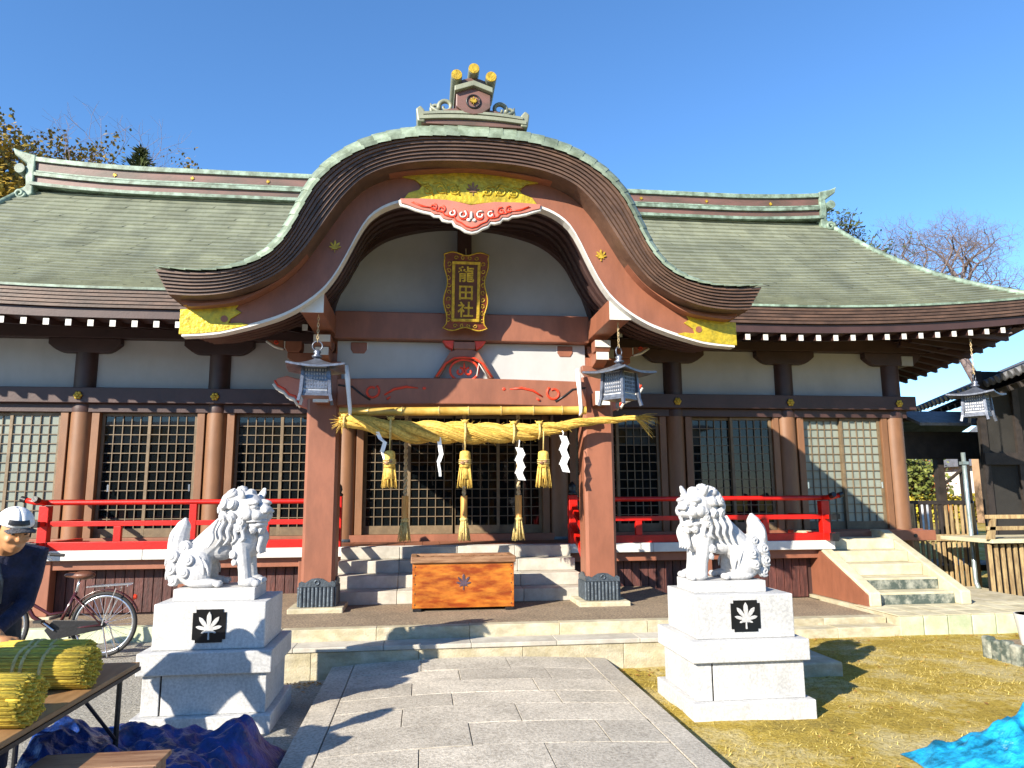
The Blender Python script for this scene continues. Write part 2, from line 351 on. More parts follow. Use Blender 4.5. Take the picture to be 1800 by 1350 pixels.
# dry grass scattered over the dirt
gm = MB()
rg = random.Random(3)
for i in range(80000):
    x = rg.uniform(1.35, 8.5); y = rg.uniform(-9.5, -2.6)
    d = mnoise.noise(Vector((x*1.1, y*1.1, 5)))
    if rg.random() > .35+.9*d: continue
    a = rg.uniform(0, 6.28); h = rg.uniform(.008, .03); w = rg.uniform(.002, .005); ln = rg.uniform(.01, .035); b = rg.uniform(0, 6.28)
    z = DIRT-.012+.035*mnoise.noise(Vector((x*.8, y*.8, 0)))+.012*mnoise.noise(Vector((x*4, y*4, 3)))-.003
    gm.add([(x-w*math.cos(a), y-w*math.sin(a), z), (x+w*math.cos(a), y+w*math.sin(a), z), (x+ln*math.cos(b), y+ln*math.sin(b), z+h)], [(0, 1, 2)])
MT['dry'] = M("dry_grass_blades", (.46, .36, .10), .8, scale=3, bump=0, col2=(.28, .22, .06), island=.35)
tag(gm.build("dry_grass", 'dry', fixn=False), "short dry yellow grass on the bare earth by the path", "grass", kind="stuff")

# fallen leaves blown against the steps and over the lawn
fl_ = MB(); rl = random.Random(21)
for i in range(420):
    if i < 90: x, y = rl.gauss(-1.62, .16), -4.22-abs(rl.gauss(0, .10))
    elif i < 150: x, y = rl.uniform(1.35, 3.2), -4.22-abs(rl.gauss(0, .12))
    elif i < 230: x, y = rl.uniform(2.8, 7.5), -3.08-abs(rl.gauss(0, .14))
    else: x, y = rl.uniform(1.4, 8), rl.uniform(-9, -3.2)
    z = DIRT-.012+.035*mnoise.noise(Vector((x*.8, y*.8, 0)))+.012*mnoise.noise(Vector((x*4, y*4, 3)))+.006
    a = rl.uniform(0, 6.28); q = rl.uniform(.010, .026); ca, sa = math.cos(a)*q, math.sin(a)*q
    fl_.add([(x-ca, y-sa, z), (x+sa*.6, y-ca*.6, z+rl.uniform(0, .012)), (x+ca, y+sa, z+rl.uniform(0, .014)), (x-sa*.6, y+ca*.6, z+rl.uniform(0, .01))], [(0, 1, 2, 3)])
MT['fallen'] = M("fallen_leaf", (.42, .22, .04), .8, scale=2, bump=0, col2=(.24, .11, .02), island=.4)
tag(fl_.build("fallen_leaves", 'fallen', fixn=False), "small brown fallen leaves blown along the steps and lawn", "leaves", kind="stuff")

# ---------------------------------------------------------------- the stone path
path = MB().box(-1.26, 1.26, -14.0, -4.16, -.2, -.075).build("path", 'aggregate'); tag(path, None, kind="structure")
def camber(x): return .03-.05*(x/1.28)**2
def slab(x0, x1, y0, y1, nx=4):
    g_ = .003; m = MB(); dz = random.uniform(-.003, .003); tilt = random.uniform(-.004, .004)
    xs = [lerp(x0+g_, x1-g_, i/nx) for i in range(nx+1)]
    poly = [(x, camber(x)+dz+tilt*(x-x0)) for x in xs]+[(xs[-1], -.09), (xs[0], -.09)]
    m.prism(poly, y0+g_, y1-g_)
    return m.build("paving_slab", 'paving', path, bevel=.003)
ys = [-4.17, -4.64, -5.04, -5.42, -5.76, -6.19, -6.64, -7.1, -7.55, -8.05, -8.5, -9.0, -9.5, -10.0, -10.5, -11, -11.5, -12, -12.5, -13, -13.5, -14]
cuts = [(-.45, .35), (-.1, .62), (-.55, .4), (-.2, .6), (-.6, .25), (-.15, .72), (-.5, .3), (0,)]
for i in range(len(ys)-1):
    c = cuts[i % len(cuts)]; ed = [-1.075]+[q+random.uniform(-.05, .05) for q in c]+[1.075]
    for a, b in zip(ed, ed[1:]): slab(a, b, ys[i+1], ys[i])
y = -4.17
while y > -14:
    l = random.uniform(.8, 1.15)
    slab(-1.28, -1.077, y-l, y, 1); slab(1.077, 1.28, y-l*1.1, y, 1); y -= l

# ---------------------------------------------------------------- porch platform and its steps
plat = MB().box(-2.7, 2.7, -3.72, -.6, -.3, .258).build("porch_platform", 'aggregate'); tag(plat, None, kind="structure")
def stones(name, parent, x0, x1, y0, y1, z0, z1, n, mat, jit=.0, bev=.006):
    for i in range(n):
        a = lerp(x0, x1, i/n)+.0015; b = lerp(x0, x1, (i+1)/n)-.0015
        MB().box(a, b, y0+random.uniform(-jit, jit), y1, z0, z1+random.uniform(-jit, jit)).build(name, mat, parent, bevel=bev)
stones("kerb_stone", plat, -2.7, 2.7, -3.86, -3.722, -.1, .262, 6, 'kerb', .003)
stones("step_stone", plat, -2.45, 2.45, -4.145, -3.864, -.25, .108, 5, 'kerb', .002)
stones("nosing_stone", plat, -2.45, 2.45, -4.16, -3.863, .1085, .15, 6, 'step', .001)
lowb = MB().box(2.452, 3.3, -4.84, -4.0, -.25, .02).build("stone_block", 'kerb', bevel=.015)
tag(lowb, "low weathered concrete block in the shadow behind the open mouthed lion", "concrete block")
found = MB().box(2.704, 5.1, -2.6, .3, -.3, .045).build("foundation", 'aggregate'); tag(found, None, kind="structure")
stones("kerb_stone", found, 2.704, 5.1, -2.78, -2.604, -.2, .055, 3, 'kerb', .003)
stones("kerb_stone", found, 2.704, 5.15, -3.02, -2.784, -.25, -.02, 3, 'kerb', .004)
foundL = MB().box(-7.8, -2.704, -1.9, .3, -.3, .03).build("foundation", 'aggregate'); tag(foundL, None, kind="structure")
stones("kerb_stone", foundL, -7.8, -2.704, -2.06, -1.904, -.25, .04, 6, 'tilegreen', .003)

# ================================================================== SHRINE HALL
H = thing("shrine_hall", "brown timber shrine hall with green copper roof and curved gable porch", "shrine", (0, 0, 0))
S, C2 = 1.893, 1.63
COLX = [-C2-3*S, -C2-2*S, -C2-S, -C2, C2, C2+S, C2+2*S, C2+3*S]
FL = .87
# ---- veranda
part = lambda nm: nm
for a, b, nm in ((-5.36, 5.40, "veranda_edge"),):
    for i in range(8):
        x0 = lerp(a, b, i/8)+.002; x1 = lerp(a, b, (i+1)/8)-.002
        MB().box(x0, x1, -1.27, -1.13, .745, FL).build("veranda_edge_board", 'white', H, bevel=.008)
for i in range(44):
    x0 = lerp(-5.36, 5.40, i/44)+.003; x1 = lerp(-5.36, 5.40, (i+1)/44)-.003
    MB().box(x0, x1, -1.128, -.2, .80, FL-.002).build("floor_board", 'brown', H)
MB().box(-5.30, 5.34, -1.17, -1.05, .62, .744).build("veranda_beam", 'brown', H, bevel=.006)
for x in (-5.22, -3.5, -2.0, 2.0, 3.5, 5.27):
    MB().box(x-.085, x+.085, -1.19, -1.02, .06, .80 if abs(x) < 5 else .742).build("veranda_post", 'brown', H, bevel=.008)
    MB().box(x-.15, x+.15, -1.25, -.96, .02, .06).build("post_plinth", 'kerb', H, bevel=.01)
skirt = MB().box(-5.2, 5.2, -.96, -.93, .03, .64).build("skirting", 'brown_shade', H)
pl = MB().box(-5.135, -5.025, -.997, -.973, .06, .62).build("plank", 'plank', skirt, loc=(-5.08, -.985, .06), bevel=.004)
x = -5.08+.119
while x < 5.15:
    if abs(x) > 1.75: inst(pl, skirt, (x, -.985+random.uniform(-.004, .004), .06))
    x += .119
# ---- wall columns
ring = None
for i, x in enumerate(COLX):
    co = MB().cyl((x, 0, .0), (x, 0, 3.64), .158, n=28).build("column", 'browncol', H, smooth=False, autosm=True)
    MB().lathe([(.165, 0), (.172, .02), (.165, .05)], (x, 0, FL-.01), 28).build("column_ring", 'greyshoe', co, autosm=True)
    MB().lathe([(.161, 0), (.165, .03), (.165, .09), (.161, .12)], (x, 0, 2.765), 28).build("column_band", 'brown_shade', co, autosm=True)
    MB().cyl((x, 0, 3.112), (x, 0, 3.642), .1595, n=28).build("column_shade_sleeve", 'brown_shade', co, autosm=True)  # sleeve that darkens the column top, eave shade put into its colour
    # boat-shaped bracket arm
    pts = [(-.5, 3.85), (-.5, 3.765)]+[(-.5+.22*t, 3.765-.125*math.sin(t*math.pi/2)) for t in (.25, .5, .75, 1)]+[(.28, 3.64)]+[(.5-.22*t, 3.765-.125*math.sin(t*math.pi/2)) for t in (.75, .5, .25, 0)]+[(.5, 3.85)]
    MB().prism([(x+a, z) for a, z in pts], -.155, .12).build("bracket_arm", 'brown_shade', H, bevel=.006)
    if 0 < i < 8:
        f = MB()
        for k in range(6):
            a = k*math.pi/3; f.ell((x+.038*math.cos(a), -.232, 2.995+.038*math.sin(a)), (.026, .012, .026), nu=8, nv=5)
        f.ell((x, -.24, 2.995), (.025, .016, .025), nu=8, nv=5)
        f.build("flower_boss", 'goldmark', H, smooth=True)
MB().box(-7.62, 7.62, -.215, .1, 2.89, 3.115).build("tie_beam", 'brown_shade', H, bevel=.008)
MB().box(-7.5, 7.5, -.12, .06, 2.765, 2.888).build("lintel", 'brown_shade', H, bevel=.005)
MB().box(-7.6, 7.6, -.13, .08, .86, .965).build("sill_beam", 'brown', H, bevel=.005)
MB().box(-7.9, 7.9, -.2, .14, 3.852, 4.06).build("wall_plate", 'brown_shade', H, bevel=.006)
for i in range(7):
    a, b = COLX[i]+.14, COLX[i+1]-.14
    MB().box(a, b, -.03, .03, 3.10, 3.86).build("plaster_panel", 'plaster', H)
MB().box(7.46, 7.66, -.17, -.13, 3.64, 3.80).build("plaster_panel", 'plaster', H)

# ---- lattice sashes, two to a bay, four in the middle
def sash(x0, x1, y, z0, z1, nx, nz, pane, sh=False):
    m = MB(); st = .045
    m.box(x0, x0+st, y-.02, y+.02, z0, z1).box(x1-st, x1, y-.02, y+.02, z0, z1)
    m.box(x0+st, x1-st, y-.02, y+.02, z0, z0+.125).box(x0+st, x1-st, y-.02, y+.02, z1-.045, z1)
    s = m.build("sash", 'sash', H, bevel=.003)
    l = MB(); a, b, c, d = x0+st, x1-st, z0+.125, z1-.045
    for i in range(1, nx): xx = lerp(a, b, i/nx); l.box(xx-.006, xx+.006, y-.016, y+.002, c, d)
    for i in range(1, nz): zz = lerp(c, d, i/nz); l.box(a, b, y-.0145, y+.0005, zz-.006, zz+.006)
    l.build("lattice", 'lattice', s, fixn=False)
    MB().box(a, b, y+.006, y+.011, c, d).build("pane", pane, s, fixn=False)
    return s
for i in range(7):
    a, b = COLX[i]+.16, COLX[i+1]-.16
    for xx in ((a, a+.105), (b-.105, b)):
        MB().box(xx[0], xx[1], -.10, .05, .965, 2.765).build("door_jamb", 'browncol', H, bevel=.005)
    a += .107; b -= .107
    pane = 'frost' if i in (0, 1-1, 6) else 'glass'
    if i == 0: pane = 'frost'
    if i == 3:
        n = 4
        for k in range(n):
            sash(lerp(a, b, k/n)-(.02 if k else 0), lerp(a, b, (k+1)/n)+(.02 if k < n-1 else 0), (-.03 if k in (1, 2) else .015), .967, 2.763, 5, 12, pane)
    else:
        mid = (a+b)/2
        sash(a, mid+.022, .015, .967, 2.763, 5, 12, pane); sash(mid-.022, b, -.03, .967, 2.763, 5, 12, pane)
# small metal pulls on the sashes
for x in (-5.0+.02, -3.86, 5.72, 7.0):
    MB().box(x-.012, x+.012, -.058, -.051, 1.62, 1.72).build("sash_pull", 'chrome', H)
# ---- interior shell and rear
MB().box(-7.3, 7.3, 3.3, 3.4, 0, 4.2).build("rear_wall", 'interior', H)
MB().box(-7.36, -7.26, .16, 3.3, 0, 4.2).build("side_wall", 'plaster', H)
MB().box(7.26, 7.36, .16, 3.3, 0, 4.2).build("side_wall", 'plaster', H)
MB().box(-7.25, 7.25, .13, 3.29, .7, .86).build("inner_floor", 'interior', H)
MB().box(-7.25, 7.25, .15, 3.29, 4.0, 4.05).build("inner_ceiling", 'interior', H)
for x in (-4.4, -3.1, .9, 2.5):   # offering stands and a low altar glimpsed through the glass
    m = MB().box(x-.2, x+.2, 1.5, 1.8, 1.52, 1.55).box(x-.14, x+.14, 1.55, 1.75, 1.3, 1.52).box(x-.25, x+.25, 1.45, 1.85, 1.24, 1.3).box(x-.3, x+.3, 1.4, 1.9, .86, 1.24)
    m.build("altar_stand", 'tubewood', H)

# ---- main roof
EY, RY, RZ = -1.6, 1.7, 6.86
def ez(x):
    t = max(0, (abs(x)-4.6)/4.1); return 4.215+.24*t*t
def hipx(v): return 8.75-1.75*v+.4*v*v
def roofp(xn, v):
    """xn -1..1 across, v 0 eave .. 1 ridge"""
    X = xn*hipx(v); e = ez(xn*8.75); gg = .6*v+.4*v*v
    return Vector((X, lerp(EY, RY, v), e*(1-gg)+RZ*gg))
NR = 30
rr_ = random.Random(9)
for side in (0, 1):
    m = MB()
    for r in range(NR):
        v0, v1 = r/NR, (r+1)/NR; ns = 46; offx = rr_.random()/ns
        ed = [-1]+[min(1, max(-1, -1+2*(i/ns)+2*offx)) for i in range(ns)]+[1]
        for xa, xb in zip(ed, ed[1:]):
            if xb-xa < 1e-4: continue
            lift = rr_.uniform(-.003, .005); tilt = rr_.uniform(-.003, .003); base = len(m.v); k3 = 3
            for (v, up) in ((v0, -.004), (v0, .030), (v1+.004, .001)):
                for i in range(k3):
                    p = roofp(lerp(xa, xb, i/(k3-1)), min(v, 1.0)); q = p+Vector((0, -.5, .85))*(up+(lift+tilt*i if up > .01 else 0))
                    if side: q = Vector((q.x, 2*RY-q.y, q.z))
                    m.v.append(q)
            for k in range(2):
                for i in range(k3-1): a = base+k*k3+i; m.f.append((a, a+1, a+k3+1, a+k3))
    tag(m.build("copper_shingle_slope", 'copper', H), None, kind="stuff")
for sx in (-1, 1):
    m = MB()
    for r in range(NR):
        v0, v1 = r/NR, (r+1)/NR; base = len(m.v); nx = 10
        for (v, up) in ((v0, 0), (v0, .022), (v1+.004, .002)):
            p = roofp(sx, min(v, 1.0))
            for i in range(nx+1):
                yy = lerp(p.y, 2*RY-p.y, i/nx); m.v.append(Vector((p.x+sx*up*.6, yy, p.z+up*.7)))
        for k in range(2):
            for i in range(nx): a = base+k*(nx+1)+i; m.f.append((a, a+1, a+nx+2, a+nx+1))
    m.build("copper_shingle_slope", 'copper', H)
    # hip ridge roll
    m = MB().tube([roofp(sx, v/12)+Vector((0, 0, .03)) for v in range(13)], .05, 8); m.build("hip_ridge", 'patina', H, smooth=True)
# eave edge: pale lip, then thin boards stepping in under it
def strip(x0, x1, y0, y1, zt, zb, n=60):
    m = MB()
    def P(i): x = lerp(x0, x1, i/n); return x
    vs = []
    for i in range(n+1):
        x = P(i); a, b = ez(x)+zt, ez(x)+zb; m.v += [Vector((x, y0, a)), Vector((x, y1, a)), Vector((x, y1, b)), Vector((x, y0, b))]
    for i in range(n):
        for k in range(4): m.f.append((i*4+k, i*4+(k+1) % 4, i*4+4+(k+1) % 4, i*4+4+k))
    m.f.append((0, 3, 2, 1)); m.f.append((n*4, n*4+1, n*4+2, n*4+3)); return m
strip(-8.78, 8.78, EY-.012, EY+.3, .024, -.012).build("eave_lip", 'patina', H)
for k in range(5):
    strip(-8.74+.02*k, 8.74-.02*k, EY+.01+.014*k, EY+.4, -.018-.046*k, -.058-.046*k).build("eave_board", 'edgeboard', H)
strip(-8.6, 8.6, EY+.11, EY+.4, -.25, -.37).build("eave_fascia", 'brown_shade', H)
# soffit and rafters with white ends
def soff(u, v): x = lerp(-8.5, 8.5, u); return (x, lerp(EY+.14, .1, v), ez(x)-.365+v*.30*(1-.8*max(0, (abs(x)-4.6)/4.1)))
MB().grid(soff, 40, 4).build("soffit", 'brown_shade', H)
def sez(y): return 3.60+.34*max(0, (1.4-y)/2.9)**1.5
for sx in (-1, 1):
    def soff2(u, v): y = lerp(EY+.2, 5.0, u); return (sx*lerp(8.5, 7.3, v), y, lerp(sez(y)+.06, 4.02, v))
    MB().grid(soff2, 30, 4).build("soffit", 'brown_shade', H)
    m = MB()
    m.grid(lambda u, v: (sx*8.62, lerp(-1.5, 5.0, u), lerp(sez(lerp(-1.5, 5.0, u))+.06, ez(8.75)-.01, v)), 30, 2)
    m.grid(lambda u, v: (sx*lerp(8.62, 8.4, v), lerp(-1.5, 5.0, u), sez(lerp(-1.5, 5.0, u))+.06), 30, 1)
    m.build("side_eave", 'edgeboard', H)
x = -8.32; k = 0
while x < 8.4:
    ze = ez(x)-.435
    rf = MB().beam((x, -1.45, ze), (x, .1, ze+.30), .07, .078).build("rafter", 'brown_shade', H)
    MB().box(x-.036, x+.036, -1.459, -1.452, ze-.042, ze+.042).build("rafter_end", 'white', rf)
    x += .2716
y = -1.2
while y < 4.6:
    for sx in (-1, 1):
        ze = sez(y)+.015
        rf = MB().beam((sx*8.52, y, ze), (sx*7.3, y, 3.97), .07, .078).build("rafter", 'brown_shade', H)
        MB().box(min(sx*8.522, sx*8.53), max(sx*8.522, sx*8.53), y-.036, y+.036, ze-.045, ze+.035).build("rafter_end", 'white', rf)
    y += .2716
MB().beam((7.1, .2, 4.02), (8.5, -1.35, 4.02), .13, .16).build("hip_rafter", 'brown_shade', H)
MB().beam((-7.1, .2, 4.02), (-8.5, -1.35, 4.02), .13, .16).build("hip_rafter", 'brown_shade', H)
for sx in (-1, 1):
    MB().box(sx*8-.06, sx*8+.06, -.6, 4.2, 3.86, 4.0).build("side_purlin", 'brown_shade', H)

# ---- main ridge
def rz(x): return .10*max(0, (abs(x)-5.2)/2.1)**2
def rstrip(x0, x1, yh, z0, z1, n=40):
    m = MB()
    for i in range(n+1):
        x = lerp(x0, x1, i/n); d = rz(x)
        m.v += [Vector((x, RY-yh, RZ+z0+d)), Vector((x, RY+yh, RZ+z0+d)), Vector((x, RY+yh, RZ+z1+d)), Vector((x, RY-yh, RZ+z1+d))]
    for i in range(n):
        for k in range(4): m.f.append((i*4+k, i*4+(k+1) % 4, i*4+4+(k+1) % 4, i*4+4+k))
    m.f.append((0, 3, 2, 1)); m.f.append((n*4, n*4+1, n*4+2, n*4+3)); return m
ridge = rstrip(-7.2, 7.2, .17, -.06, .40).build("ridge", 'ridgebrown', H)
rstrip(-7.25, 7.25, .24, -.085, -.03).build("ridge_foot", 'patina', ridge)
rstrip(-7.22, 7.22, .215, .10, .16).build("ridge_band", 'patina', ridge)
rstrip(-7.22, 7.22, .195, .175, .20).build("ridge_band", 'patina', ridge)
rstrip(-7.3, 7.3, .21, .36, .44).build("ridge_cap", 'patina', ridge)
for sx in (-1, 1):
    m = MB().cyl((sx*7.35, RY, RZ+.52), (sx*6.0, RY, RZ+.455), .085, .07, 12)
    m.build("ridge_roll", 'patina', ridge, smooth=True)
    # upturned ridge-end ornament with side scroll
    po = [(0, -.15), (.16, -.28), (.26, -.22), (.20, -.10), (.12, .0), (.14, .2), (.13, .40), (.34, .55), (.38, .68), (.25, .62), (0, .56)]
    MB().prism([(sx*(7.2+a), RZ+b) for a, b in po], RY-.22, RY+.22).build("ridge_end", 'patina', ridge, bevel=.02)
    MB().tube(spiral(sx*7.38, RZ-.16, RY-.24, .09, 1.3, 0, sx), .03, 8).build("ridge_scroll", 'patina', ridge, smooth=True)
    MB().cyl((sx*7.42, RY-.26, RZ+.29), (sx*7.42, RY+.1, RZ+.29), .085, n=14).build("ridge_tile", 'patina', ridge, autosm=True)
for x in (-5.9, -4.6, -3.3, 3.6, 4.9, 6.2):
    MB().prism(maple(x, RZ+.26, .05), RY-.184, RY-.172).build("ridge_emblem", 'goldmark', ridge)

# ================================================================== PORCH (parts of the hall)
TA = [(0, 5.158), (.29, 5.149), (.58, 5.124), (.88, 5.054), (1.1, 4.965), (1.27, 4.86), (1.42, 4.735), (1.56, 4.56), (1.67, 4.34), (1.76, 4.14), (1.85, 3.98), (1.973, 3.84), (2.16, 3.728), (2.41, 3.66), (2.69, 3.642), (3.0, 3.662)]
TB = [(0, 4.948), (.39, 4.936), (.666, 4.90), (.81, 4.863), (.95, 4.812), (1.126, 4.706), (1.306, 4.509), (1.42, 4.335), (1.52, 4.17), (1.65, 3.965), (1.838, 3.746), (2.03, 3.615), (2.2, 3.535), (2.4, 3.473), (2.66, 3.442), (2.912, 3.447)]
TD = [(0, 4.94), (.31, 4.92), (.716, 4.868), (1.0, 4.80), (1.15, 4.715), (1.314, 4.503), (1.479, 4.27), (1.56, 4.13), (1.654, 3.955), (1.824, 3.744), (2.046, 3.573), (2.294, 3.44), (2.6, 3.385), (2.867, 3.366)]
TE = [(0, 4.64), (.4, 4.637), (.724, 4.614), (.927, 4.535), (1.08, 4.405), (1.186, 4.22), (1.265, 4.05), (1.375, 3.83), (1.5, 3.645), (1.69, 3.475), (1.9, 3.35), (2.1, 3.272), (2.28, 3.215), (2.54, 3.15), (2.86, 3.122)]
TF = [(0, 4.80), (.4, 4.775), (.74, 4.70), (.95, 4.62), (1.1, 4.52), (1.25, 4.37), (1.35, 4.21), (1.45, 4.02), (1.53, 3.80), (1.58, 3.60)]
def cur(tab, t, dz=0.0): x = t*tab[-1][0]; return (x, interp(tab, x)+dz)
def mixc(ta, tb, k, dz=0):
    return lambda t: tuple(lerp(a, b, k) for a, b in zip(cur(ta, t, dz), cur(tb, t, dz)))
def archband(top, bot, y0, y1, n=96, t0=-1.0, t1=1.0):
    m = MB()
    for i in range(n+1):
        t = lerp(t0, t1, i/n); a, b = top(t), bot(t)
        m.v += [Vector((a[0], y0, a[1])), Vector((a[0], y1, a[1])), Vector((b[0], y1, b[1])), Vector((b[0], y0, b[1]))]
    for i in range(n):
        for k in range(4): m.f.append((i*4+k, i*4+(k+1) % 4, i*4+4+(k+1) % 4, i*4+4+k))
    m.f.append((0, 3, 2, 1)); m.f.append((n*4, n*4+1, n*4+2, n*4+3)); return m
FY = -4.34; FB = -4.15
proof = MB().grid(lambda u, v: (cur(TA, u*2-1)[0], lerp(FY+.03, .7, v), cur(TA, u*2-1)[1]-.015+v*.5), 96, 6).build("porch_roof", 'edgeboard', H)
# copper sheets laid side by side over the curve
def nrm(t):
    a, b = cur(TA, max(-1, t-.01)), cur(TA, min(1, t+.01)); d = Vector((b[0]-a[0], 0, b[1]-a[1])).normalized(); return Vector((-d.z, 0, d.x))
def wsc(t):
    x = abs(t)*3.0; return lerp(.92, .14, min(1, max(0, (x-1.7)/.9)))*(.5+.5*nrm(t).z)
PROF = [(-4.355, -.022), (-4.357, .02), (-4.325, .085), (-4.26, .145), (-4.1, .195), (-3.6, .27), (-2.4, .47), (-1.4, .58), (.7, .74)]
# arc-length steps
ts = [i/600*2-1 for i in range(601)]; arc = [0]
for a, b in zip(ts, ts[1:]):
    p, q = cur(TA, a), cur(TA, b); arc.append(arc[-1]+math.hypot(q[0]-p[0], q[1]-p[1]))
NS = 52; marks = []
j = 0
for k in range(NS+1):
    L_ = arc[-1]*k/NS
    while j < 600 and arc[j+1] < L_: j += 1
    fr = (L_-arc[j])/(arc[j+1]-arc[j]) if j < 600 else 0
    marks.append(lerp(ts[j], ts[min(j+1, 600)], fr))
marks[0], marks[-1] = -1, 1
for k in range(NS):
    t0, t1 = marks[k], marks[k+1]; m = MB(); low = t0 if (t0+t1) < 0 else t1
    def pt(t, pr, lift):
        c = cur(TA, t); y_, o_ = pr; rise = o_ if y_ < -3.8 else None
        w_ = wsc(t)
        off = o_*w_ if y_ <= -4.1 else .195*w_+(o_-.195)
        n_ = nrm(t)
        if y_ <= -4.1: q = Vector((c[0], y_, c[1]))+n_*(off+lift)
        else: q = Vector((c[0], y_, c[1]))+n_*(.195*w_+lift)+Vector((0, 0, o_-.195))
        return q
    sub = 3
    ext = (t1-t0)*.12
    for i in range(sub+1):
        if low == t0: t = lerp(t0-ext if k else t0, t1, i/sub); lift = lerp(.010, .0, i/sub)
        else: t = lerp(t0, t1+ext if k < NS-1 else t1, i/sub); lift = lerp(.0, .010, i/sub)
        for pr in PROF: m.v.append(pt(max(-1, min(1, t)), pr, lift))
    n_ = len(PROF)
    for i in range(sub):
        for q in range(n_-1): a = i*n_+q; m.f.append((a, a+1, a+n_+1, a+n_))
    o = m.build("copper_sheet", 'copper_lt', proof, fixn=True)
    so = o.modifiers.new("thick", 'SOLIDIFY'); so.thickness = .006; so.offset = 0
# stacked edge boards
for k in range(7):
    a, b = k/7+.004, (k+1)/7-.022
    archband(mixc(TA, TB, a, -.012), mixc(TA, TB, b, -.012), FY+.012+.02*k, FY+.6).build("gable_edge_board", 'edgeboard', H)
# mouldings and bargeboard
archband(mixc(TB, TD, .08), mixc(TB, TD, .72), FB+.145, FB+.6, t0=-.985, t1=.985).build("gable_moulding", 'brown', H, bevel=.006)
archband(mixc(TB, TD, .55), mixc(TB, TD, 1.03), FB+.115, FB+.5, t0=-.97, t1=.97).build("gable_moulding", 'brown', H, bevel=.006)
barge = archband(lambda t: cur(TD, t), lambda t: cur(TE, t), FB+.25, FB+.36).build("bargeboard", 'brown', H, bevel=.004)
archband(lambda t: cur(TE, t, .002), lambda t: cur(TE, t, -.028), FB+.238, FB+.37).build("bargeboard_edge", 'white', barge)
for sx in (-1, 1):
    MB().prism(maple(sx*1.405, 4.06, .085), FB+.236, FB+.249).build("gold_maple_leaf", 'goldmark', barge)
    def gp(x, k): return (sx*x, lerp(interp(TE, x), interp(TD, x), k))
    po = [gp(2.885, -.02)]+[gp(x, -.03) for x in (2.7, 2.5, 2.35, 2.22)]+[gp(2.3, .16), gp(2.42, .26), gp(2.40, .45), gp(2.30, .62), gp(2.36, .85), gp(2.33, 1.02)]+[gp(x, 1.02) for x in (2.5, 2.7, 2.885)]
    MB().prism(po, FB+.232, FB+.37).build("gilt_end_plate", 'gold', barge, bevel=.004)
    MB().prism([(sx*2.46+.035*math.cos(a), 3.28+.035*math.sin(a)) for a in [i*math.pi/6 for i in range(12)]], FB+.226, FB+.233).build("gilt_hole", 'brown', barge)
po = [(x, interp(TE, x)-.03) for x in (-.74, -.6, -.45, -.3, -.15)]+[(0, 4.585)]+[(x, interp(TE, x)-.03) for x in (.15, .3, .45, .6, .74)]
po += [(.66, 4.69), (.55, 4.73), (.52, 4.78), (.60, 4.84), (.74, interp(TD, .74)+.004)]+[(x, interp(TD, x)+.006) for x in (.5, .25, 0, -.25, -.5)]+[(-.74, interp(TD, .74)+.004), (-.60, 4.84), (-.52, 4.78), (-.55, 4.73), (-.66, 4.69)]
cp = MB().prism(po, FB+.222, FB+.30).build("gilt_centre_plate", 'gold', barge, bevel=.004)
MB().prism(maple(0.02, 4.74, .10), FB+.212, FB+.223).build("gilt_leaf", 'boxtrim', barge)
for sx in (-1, 1):
    m = MB()
    for x, z, r in ((.18, 4.74, .06), (.32, 4.75, .07), (.46, 4.73, .055)):
        m.tube(spiral(sx*x, z, FB+.221, r, 1.5, .6*x*9, sx, 16), .011, 6)
        m.tube([(sx*(x-.06), FB+.221, z-.06), (sx*x, FB+.219, z+.07), (sx*(x+.08), FB+.221, z+.05)], .01, 6)
    m.build("gilt_scrollwork", 'gold', barge, smooth=True)

# hanging gable pendant with painted scrolls
half = [(0.0, 4.27), (.06, 4.285), (.11, 4.32), (.17, 4.345), (.20, 4.39), (.245, 4.385), (.30, 4.40), (.33, 4.44), (.39, 4.44), (.43, 4.47), (.50, 4.48), (.58, 4.50), (.66, 4.53), (.735, 4.55), (.745, 4.60)]
topz = [(.74, 4.60), (.5, 4.612), (.25, 4.607), (.12, 4.585)]
po = [(-x, z) for x, z in half[::-1]]+half[1:]+[(x, z) for x, z in topz[1:]]+[(0, 4.56)]+[(-x, z) for x, z in topz[:0:-1]]
MT['pink'] = M("salmon_paint", (.47, .17, .12), .5, var=.06, scale=6, bump=.05)
pend = MB().prism(po, FB+.17, FB+.245).build("gable_pendant", 'pink', H, bevel=.006)
mw_ = [(-x, z) for x, z in half[::-1]]+half[1:]
MB().tube([(x*1.0, FB+.20, z-.012) for x, z in mw_], .021, 8).build("pendant_edge", 'white', pend, smooth=True)
MB().tube([(x*.93, FB+.166, z+.035) for x, z in mw_ if abs(x) < .7], .008, 6).build("red_scroll", 'redline', pend, smooth=True)
for sx in (-1, 1):
    mr_ = MB(); mwh = MB()
    for x, z, r in ((.09, 4.44, .062), (.21, 4.455, .055), (.315, 4.50, .045), (.40, 4.52, .042)):
        mr_.tube(spiral(sx*x, z, FB+.166, r, 1.15, 1.2, sx, 16, .3), .0085, 6)
    for x, z, r in ((.095, 4.45, .045), (.205, 4.46, .036)):
        mwh.tube(spiral(sx*x, z, FB+.163, r, .9, 1.0, sx, 14, .4), .009, 6)
    mr_.tube([(sx*.42, FB+.166, 4.51), (sx*.52, FB+.166, 4.52), (sx*.63, FB+.166, 4.56)], [.009, .007, .003], 6)
    mr_.build("red_scroll", 'redline', pend, smooth=True); mwh.build("white_scroll", 'white', pend, smooth=True)
